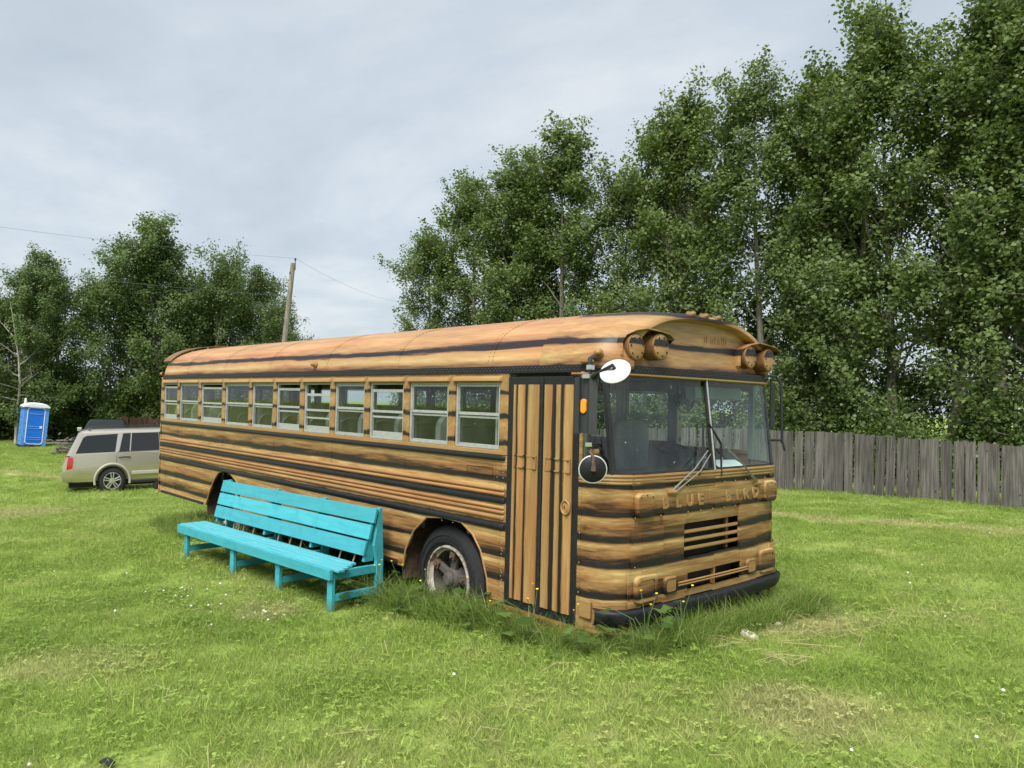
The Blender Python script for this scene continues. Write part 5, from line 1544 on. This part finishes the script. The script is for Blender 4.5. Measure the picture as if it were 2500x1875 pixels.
# undergrowth masses
def thicket(name, spots, mat, leaf, label, seed, dens=1.0):
    rng = np.random.default_rng(seed)
    cen = []; sg = []
    for (x, y_, w_, h_) in spots:
        n = int(26 * w_ * h_)
        for k in range(n):
            a = rng.uniform(0, 2 * math.pi); r_ = w_ * .5 * math.sqrt(rng.random()); z_ = h_ * rng.random() ** .8
            r_ *= (1 - .55 * (z_ / h_) ** 2)
            xx, yy = x + r_ * math.cos(a), y_ + r_ * math.sin(a)
            cen.append((xx, yy, ground(xx, yy) + z_)); sg.append(.16 + .05 * w_ * rng.random())
    cnt = np.maximum(8, (rng.uniform(.3, 1.3, len(cen)) * 42 * dens).astype(int))
    V, T_ = leaf_arrays(cen, cnt, sg, leaf, rng)
    o = bpy.data.objects.new(name, leaf_mesh(name, V, T_, mat)); COL.objects.link(o)
    tag(o, label, 'bushes', kind='stuff')
    return o
rnd = random.Random(9)
sp1 = []
for k in range(22):
    X = -2 + k * 1.15; sp1.append((-X, 17.0 - .245 * X + rnd.uniform(-.5, 1.8), rnd.uniform(1.6, 2.6), rnd.uniform(1.4, 2.9)))
for k in range(14):
    X = -2 + k * 1.9; sp1.append((-X, 20.5 - .245 * X + rnd.uniform(-.8, 2.2), rnd.uniform(2.2, 3.0), rnd.uniform(1.8, 3.4)))
thicket('undergrowth', sp1, 'wood_leaves', .10, 'dark mass of bushes under the poplars behind the grey fence', 77)
sp2 = []
for k in range(30):
    Y = -3.5 + k * .78; sp2.append((-(48.5 - .30 * max(0, Y - 3)) + rnd.uniform(-2.5, 1.2), Y, rnd.uniform(2.2, 3.6), rnd.uniform(1.8, 4.6)))
thicket('undergrowth', sp2, 'wood_leaves', .15, 'dark mass of bushes along the foot of the left-hand wood', 78, .9)
sp3 = [(-39.0, .2, 1.8, 2.3), (-40.0, -.9, 2.2, 2.6), (-40.8, 1.2, 1.4, 1.6)]
thicket('shrub', sp3, 'light_leaves', .10, 'light green shrub at the left picture edge beside the blue toilet', 79)
bpy.data.objects['shrub']['category'] = 'shrub'; bpy.data.objects['shrub']['kind'] = ''; del bpy.data.objects['shrub']['kind']
# heap of dead branches near the left edge and a scrap pile by the pickup
plain('dead_wood', (0.17, 0.155, 0.14), .9, var=.3)
def heap(name, x, y_, w_, h_, n, label, seed):
    rng = np.random.default_rng(seed); m = MB()
    for k in range(n):
        a = rng.uniform(0, math.pi); c = np.array([rng.normal() * w_ * .3, rng.normal() * w_ * .3, abs(rng.normal()) * h_ * .4 + .04])
        d = np.array([math.cos(a), math.sin(a), rng.normal() * .25]) * rng.uniform(.2, .5) * w_
        m.tube([(c - d).tolist(), (c + rng.normal(size=3) * .06).tolist(), (c + d).tolist()], [.035, .03, .02], 5)
    r_ = m.build(name, 'dead_wood', None); r_.location = (x, y_, ground(x, y_)); tag(r_, label, 'pile')
heap('branch_pile', -37.5, .55, .9, .5, 40, 'grey heap of dead branches at the left picture edge near the toilet', 3)
heap('scrap_wood_pile', -36.0, 4.6, 1.1, .8, 34, 'grey pile of scrap wood beside the dark pickup', 4)

# ------------------------------------------------------------------ grass
def grass_mat(name, tall):
    t = NT(name)
    p = t.pos()
    at = t.n('ShaderNodeAttribute'); at.attribute_name = 'tint'
    if tall:
        c = t.ramp(at.outputs['Fac'], [(0.0, (0.12, 0.20, 0.034)), (0.55, (0.19, 0.29, 0.055)), (0.9, (0.26, 0.34, 0.085)), (1.0, (0.42, 0.39, 0.20))])
        tc = t.mix(0.5, c, (0.14, 0.24, 0.03))
    else:
        g = lawn_colour(t, p, True)
        k = t.ramp(at.outputs['Fac'], [(0.0, 0.62), (0.6, 1.02), (0.93, 1.42), (1.0, 1.6)])
        c = t.mix(1.0, g, k, 'MULTIPLY')
        c = t.mix(t.ramp(at.outputs['Fac'], [(0.90, 0.0), (0.95, 0.75)]), c, (0.36, 0.32, 0.16))
        tc = c
    b = t.bsdf(c, 0.55, 0, 0.25, link=False)
    tr = t.n('ShaderNodeBsdfTranslucent'); t.l(tc, tr.inputs[0])
    mx = t.n('ShaderNodeMixShader'); mx.inputs[0].default_value = 0.42
    t.l(b, mx.inputs[1]); t.l(tr.outputs[0], mx.inputs[2]); t.l(mx.outputs[0], t.out.inputs[0])
    M[name] = t.m
grass_mat('lawn_blades', False); grass_mat('tall_blades', True)

def blade_patch(name, seed, n, rad, h0, h1, w_, mat, curl=.7, lean=.5, clover=0):
    rng = np.random.default_rng(seed)
    r_ = rad * np.sqrt(rng.random(n)); a = rng.uniform(0, 2 * np.pi, n)
    base = np.stack([r_ * np.cos(a), r_ * np.sin(a), np.full(n, -.012)], 1)
    h = rng.uniform(h0, h1, n) * rng.uniform(.6, 1.0, n)
    az = rng.uniform(0, 2 * np.pi, n); ln = np.abs(rng.normal(size=n)) * lean
    d = np.stack([np.cos(az), np.sin(az), np.zeros(n)], 1); s = np.stack([-np.sin(az), np.cos(az), np.zeros(n)], 1)
    tw = rng.uniform(0, 2 * np.pi, n); s = s * np.cos(tw)[:, None] * .6 + d * np.sin(tw)[:, None] * .6 + s * .4
    ww = w_ * rng.uniform(.6, 1.3, n)
    def pt(f_):
        hx = ln * f_ + curl * rng_c * f_ ** 2
        return base + d * (h * hx)[:, None] + np.array([0, 0, 1.0]) * (h * f_ * (1 - .35 * np.minimum(1, curl * rng_c) * f_))[:, None]
    rng_c = rng.uniform(0, 1, n)
    p0, p1, p2 = pt(0.0), pt(.55), pt(1.0)
    V = np.stack([p0 - s * ww[:, None] * .5, p0 + s * ww[:, None] * .5, p1 + s * ww[:, None] * .42, p1 - s * ww[:, None] * .42, p2], 1).reshape(-1, 3)
    T_ = np.repeat(rng.random(n), 5)
    i = np.arange(n) * 5
    quads = np.stack([i, i + 1, i + 2, i + 3], 1).tolist(); tris = np.stack([i + 3, i + 2, i + 4], 1).tolist()
    V = V.tolist(); T_ = T_.tolist(); F = quads + tris
    for k in range(clover):
        c = np.array([rng.uniform(-rad, rad), rng.uniform(-rad, rad), rng.uniform(.02, .05)])
        for j in range(3):
            aa = 2 * math.pi * j / 3 + rng.uniform(-.2, .2) + k; e_ = np.array([math.cos(aa), math.sin(aa), rng.uniform(-.2, .3)]); q = np.array([-math.sin(aa), math.cos(aa), 0]); z_ = .011 * rng.uniform(.8, 1.5)
            b0 = len(V); V += [c.tolist(), (c + e_ * z_ + q * z_ * .7).tolist(), (c + e_ * z_ * 1.7).tolist(), (c + e_ * z_ - q * z_ * .7).tolist()]; T_ += [rng.uniform(.55, .85)] * 4; F.append((b0, b0 + 1, b0 + 2, b0 + 3))
    me = bpy.data.meshes.new(name); me.from_pydata(V, [], F)
    at = me.attributes.new('tint', 'FLOAT', 'POINT'); at.data.foreach_set('value', np.array(T_, np.float32))
    me.materials.append(M[mat])
    return bpy.data.objects.new(name, me)

def instancer(name, pts, scl, patches, seed, label, cat, tilt=0.08):
    rng = np.random.default_rng(seed)
    pts = np.asarray(pts); n = len(pts)
    me = bpy.data.meshes.new(name); me.vertices.add(n); me.vertices.foreach_set('co', pts.astype(np.float32).ravel())
    rot = np.stack([rng.normal(size=n) * tilt, rng.normal(size=n) * tilt, rng.uniform(0, 2 * np.pi, n)], 1)
    at = me.attributes.new('rot', 'FLOAT_VECTOR', 'POINT'); at.data.foreach_set('vector', rot.astype(np.float32).ravel())
    at = me.attributes.new('scl', 'FLOAT', 'POINT'); at.data.foreach_set('value', np.asarray(scl, np.float32))
    at = me.attributes.new('idx', 'INT', 'POINT'); at.data.foreach_set('value', rng.integers(0, len(patches), n).astype(np.int32))
    o = bpy.data.objects.new(name, me); COL.objects.link(o)
    col = bpy.data.collections.new(name + '_tufts')
    for p in patches: col.objects.link(p)
    ng = bpy.data.node_groups.new(name + '_nodes', 'GeometryNodeTree')
    ng.interface.new_socket('Geometry', in_out='INPUT', socket_type='NodeSocketGeometry'); ng.interface.new_socket('Geometry', in_out='OUTPUT', socket_type='NodeSocketGeometry')
    gi = ng.nodes.new('NodeGroupInput'); go = ng.nodes.new('NodeGroupOutput')
    ci = ng.nodes.new('GeometryNodeCollectionInfo'); ci.inputs['Collection'].default_value = col; ci.inputs['Separate Children'].default_value = True; ci.inputs['Reset Children'].default_value = True
    ip = ng.nodes.new('GeometryNodeInstanceOnPoints'); ip.inputs['Pick Instance'].default_value = True
    def na(nm, ty):
        q = ng.nodes.new('GeometryNodeInputNamedAttribute'); q.data_type = ty; q.inputs['Name'].default_value = nm
        return [s_ for s_ in q.outputs if s_.enabled and s_.name == 'Attribute'][0]
    ng.links.new(gi.outputs[0], ip.inputs['Points']); ng.links.new(ci.outputs[0], ip.inputs['Instance'])
    ng.links.new(na('idx', 'INT'), ip.inputs['Instance Index']); ng.links.new(na('scl', 'FLOAT'), ip.inputs['Scale'])
    e2r = ng.nodes.new('FunctionNodeEulerToRotation'); ng.links.new(na('rot', 'FLOAT_VECTOR'), e2r.inputs[0]); ng.links.new(e2r.outputs[0], ip.inputs['Rotation'])
    ng.links.new(ip.outputs[0], go.inputs[0])
    md = o.modifiers.new('tufts', 'NODES'); md.node_group = ng
    tag(o, label, cat, kind='stuff')
    return o

CAMX, CAMY = 3.556, -4.304
def wedge(rng, r0, r1, dens, a0=-47.0, a1=47.0):
    ang0, ang1 = R(180 - 42.487 - a1), R(180 - 42.487 - a0)     # heading of the photograph in world x, y
    area = .5 * (ang1 - ang0) * (r1 * r1 - r0 * r0)
    n = int(area * dens)
    r_ = np.sqrt(rng.uniform(r0 * r0, r1 * r1, n)); a = rng.uniform(ang0, ang1, n)
    x = CAMX + r_ * np.cos(a); y_ = CAMY + r_ * np.sin(a)
    inb = (x < -.05) & (x > -9.5) & (y_ > .25) & (y_ < 2.2)
    fen = y_ > 14.95 + (x - 3.6) * .232 + 2.5
    keep = ~inb & ~fen
    x, y_ = x[keep], y_[keep]
    return np.stack([x, y_, ground_np(x, y_)], 1)
rng = np.random.default_rng(21)
A = wedge(rng, 1.8, 8.5, 42); B = wedge(rng, 8.5, 20, 22); Cc = wedge(rng, 20, 52, 5.0)
pts = np.concatenate([A, B, Cc])
scl = np.concatenate([rng.uniform(.75, 1.2, len(A)), rng.uniform(.85, 1.4, len(B)), rng.uniform(1.5, 2.3, len(Cc))])
lp = [blade_patch('grass_tuft', 200 + k, 380, .23, .035, .092, .0044, 'lawn_blades', curl=.9, lean=.6, clover=cv) for k, cv in enumerate((0, 5, 0, 14, 0, 2))]
instancer('lawn_grass', pts, scl, lp, 5, 'short mown green lawn grass with clover and dry patches', 'grass')

# tall uncut grass round the bus
def strip_pts(rng, x0, x1, y0, y1, n):
    x = rng.uniform(x0, x1, n); y_ = rng.uniform(y0, y1, n)
    return np.stack([x, y_, ground_np(x, y_)], 1)
T_ = [strip_pts(rng, -3.1, -.9, -.34, .10, 95), strip_pts(rng, -1.2, -.1, -.36, -.04, 48), strip_pts(rng, -9.6, -3.0, -.16, .35, 190), strip_pts(rng, -8.2, -6.6, -.45, .1, 40),
      strip_pts(rng, .13, .42, -.1, 2.5, 105), strip_pts(rng, .05, .65, 1.9, 2.8, 28), strip_pts(rng, -.1, .25, -.22, .25, 16), strip_pts(rng, -9.4, -.1, 2.3, 2.9, 120), strip_pts(rng, -10.2, -9.3, -.3, 2.6, 40)]
tp = np.concatenate(T_)
ts = np.concatenate([rng.uniform(.6, 1.1, 95), rng.uniform(.45, .8, 48), rng.uniform(.55, 1.05, 190), rng.uniform(.6, 1.0, 40), rng.uniform(.45, .88, 105), rng.uniform(.3, .55, 28), rng.uniform(.4, .65, 16), rng.uniform(.5, .9, 120), rng.uniform(.5, .9, 40)])
# along the fence foot
fd_ = rng.uniform(0, 18, 260); fx_ = 3.6 + Fd.x * fd_; fy_ = 14.95 + Fd.y * fd_ - rng.uniform(.0, .35, 260)
tp = np.concatenate([tp, np.stack([fx_, fy_, ground_np(fx_, fy_)], 1)]); ts = np.concatenate([ts, rng.uniform(.25, .6, 260)])
tl = [blade_patch('tall_tuft', 300 + k, 70, .13, .16, .46, .0075, 'tall_blades', curl=1.3, lean=.30) for k in range(4)]
lw = wedge(rng, 1.8, 14, 1.6)
tp = np.concatenate([tp, lw]); ts = np.concatenate([ts, rng.uniform(.18, .36, len(lw))])
instancer('tall_grass', tp, ts, tl, 6, 'tall uncut grass growing round the foot of the bus', 'grass', tilt=.1)

# clover heads, dry stalks
plain('clover_white', (0.74, 0.70, 0.66), .8, var=.1); plain('buttercup_yellow', (0.80, 0.62, 0.02), .5, var=.08)
def flower_head(name, seed, mat):
    m = MB(); rng_ = random.Random(seed)
    m.lathe([(0, .002), (.004, .008), (.010, .0105), (.016, .008), (.019, .001)], (0, 0, .05), (rng_.uniform(-.2, .2), 0, 1), 7)
    o = bpy.data.objects.new(name, m.mesh(name, mat, smooth=True)); return o
cx0 = np.concatenate([wedge(rng, 2, 10, .4), wedge(rng, 10, 26, .12), strip_pts(rng, -4.4, -2.6, -1.75, -1.1, 26)])
instancer('clover_flowers', cx0, rng.uniform(.6, 1.15, len(cx0)), [flower_head('clover_head', 1, 'clover_white'), flower_head('clover_head', 2, 'clover_white')], 8, 'small white clover flowers scattered over the lawn', 'flowers')
plain('straw', (0.44, 0.38, 0.20), .8, var=.2)
def stalk(seed):
    rr = random.Random(seed); m = MB(); L = rr.uniform(.18, .42); b = rr.uniform(-.08, .08)
    m.tube([(-L / 2, 0, .02), (0, b, rr.uniform(.045, .075)), (L / 2, b * .3, .04)], .0022, 4); return bpy.data.objects.new('stalk', m.mesh('stalk', 'straw'))
sx = np.concatenate([wedge(rng, 1.9, 9, 2.0), strip_pts(rng, .2, 1.1, .5, 2.6, 90)])
instancer('dry_stalks', sx, rng.uniform(.5, 1.1, len(sx)), [stalk(k) for k in range(5)], 9, 'dry straw stalks lying loose on the lawn', 'straw', tilt=.05)

# ------------------------------------------------------------------ leafy weeds with yellow flowers
leaf_mat('weed_leaves', [(0.0, (0.045, 0.095, 0.018)), (0.6, (0.085, 0.155, 0.032)), (1.0, (0.13, 0.20, 0.05))], (0.13, 0.19, 0.08))
plain('weed_stem', (0.10, 0.15, 0.05), .7)
def weed(x, y_, s_, seed, label, flowers=2):
    rr = random.Random(seed)
    r_ = empty('weed_plant', (x, y_, ground(x, y_)), rr.uniform(0, 6.28)); r_.scale = (s_,) * 3
    for k in range(rr.randint(9, 13)):
        az = rr.uniform(0, 6.28); L = rr.uniform(.10, .30); h_ = rr.uniform(.06, .34)
        d = Vector((math.cos(az), math.sin(az), 0)); tip = d * L + Vector((0, 0, h_))
        m = MB(); m.tube([(0, 0, 0), tuple(d * L * .35 + Vector((0, 0, h_ * .75))), tuple(tip)], [.004, .003, .002], 4, cap=False)
        m.build('stem', 'weed_stem', r_)
        # lobed leaf
        q = d.cross(Vector((0, 0, 1))); e_ = (d * .8 + Vector((0, 0, rr.uniform(-.5, .25)))).normalized(); z_ = rr.uniform(.07, .13)
        prof = [(0, 0), (-.15, .35), (.15, .30), (.10, .62), (.42, .42), (.50, .70), (.72, .32), (1.0, 0)]
        up = q.cross(e_)
        vs = [tip + e_ * a * z_ + q * b * z_ - up * abs(b) * z_ * .25 for a, b in prof] + [tip + e_ * a * z_ - q * b * z_ - up * abs(b) * z_ * .25 for a, b in prof[1:-1]]
        m = MB(); ctr = [tip + e_ * .45 * z_]
        n_ = len(vs); order = list(range(8)) + list(range(n_ - 1, 7, -1))
        m.add(vs + ctr, [(order[i], order[(i + 1) % n_], n_) for i in range(n_)])
        me = m.mesh('leaf', 'weed_leaves', recalc=False); at = me.attributes.new('tint', 'FLOAT', 'POINT'); tv = rr.random(); at.data.foreach_set('value', [tv] * len(me.vertices))
        o = bpy.data.objects.new('leaf', me); COL.objects.link(o); o.parent = r_
    for k in range(flowers):
        az = rr.uniform(0, 6.28); L = rr.uniform(.02, .14); h_ = rr.uniform(.34, .55)
        tip = Vector((math.cos(az) * L, math.sin(az) * L, h_))
        MB().tube([(0, 0, 0), (tip.x * .3, tip.y * .3, h_ * .6), tuple(tip)], [.003, .0025, .002], 4, cap=False).build('flower_stem', 'weed_stem', r_)
        m = MB().lathe([(-.006, .002), (0, .007), (.006, .011), (.003, .004), (.003, 0)], tuple(tip), (rr.uniform(-.3, .3), rr.uniform(-.3, .3), 1), 8); m.build('flower', 'buttercup_yellow', r_, smooth=True)
    tag(r_, label, 'weed', 'leafy weeds round the bus')
for x, y_, s_, sd, lb, fl in ((-2.62, -.28, 1.0, 1, 'leafy weed with yellow flowers beside the right end of the bench', 3), (-2.30, -.22, .9, 2, 'leafy weed between the bench end and the front wheel', 2),
                              (-1.95, -.20, .85, 3, 'yellow-flowered weed in front of the front wheel hub', 3), (-1.45, -.24, .8, 4, 'weed growing where the front wheel arch meets the grass', 1),
                              (-1.05, -.20, .7, 5, 'leafy weed at the rear edge of the painted door', 1), (-.62, -.20, 1.0, 6, 'tall yellow-flowered weed standing before the painted door', 3),
                              (-.12, -.24, .7, 7, 'leafy weed below the door corner of the bus', 2), (.20, .10, .95, 8, 'broad-leaved weed under the near end of the black bumper', 3), (.27, .42, .9, 9, 'leafy weed in front of the left headlight', 2),
                              (-3.4, -.30, 1.0, 10, 'leafy weed behind the bench seat near its right end', 1), (-4.3, -.25, .95, 11, 'leafy weed behind the middle of the bench', 1), (-5.2, -.28, .9, 12, 'leafy weed behind the left half of the bench', 0)):
    weed(x, y_, s_, sd, lb, fl)

# ------------------------------------------------------------------ stones and scraps
plain('pale_stone', (0.50, 0.45, 0.37), .85, var=.18, nscale=6, bump=.3)
def stone(x, y_, a, b, c, rz, seed, label):
    rng_ = np.random.default_rng(seed); bm = bmesh.new(); bmesh.ops.create_icosphere(bm, subdivisions=3, radius=1)
    ph = rng_.uniform(0, 6, 6)
    for v in bm.verts:
        p = v.co; k = 1 + .13 * math.sin(p.x * 2.5 + ph[0]) * math.cos(p.y * 2.2 + ph[1]) + .09 * math.sin(p.z * 4 + ph[2] + p.x * 3)
        v.co = Vector((p.x * a, p.y * b, p.z * c)) * k
    me = bpy.data.meshes.new('stone'); bm.to_mesh(me); bm.free(); me.polygons.foreach_set('use_smooth', [True] * len(me.polygons)); me.materials.append(M['pale_stone'])
    o = bpy.data.objects.new('stone', me); COL.objects.link(o); o.location = (x, y_, ground(x, y_) + c * .45); o.rotation_euler = (0, .25, rz); tag(o, label, 'stone', 'stones before the bumper')
stone(.50, .98, .075, .045, .035, .6, 1, 'pale stone half sunk in the grass before the bumper middle')
stone(.44, 1.50, .035, .03, .022, 1.2, 2, 'small pale stone in the grass under the far half of the bumper')
m = MB().obox((0, 0, .03), (.040, .01, .0), (-.01, .02, .003), (0, 0, .006)); o = m.build('rubber_scrap', 'rubber', None, bevel=.006); o.location = (-.50, -3.17, ground(-.5, -3.17)); tag(o, 'small black scrap lying in the grass at the bottom picture edge', 'scrap')
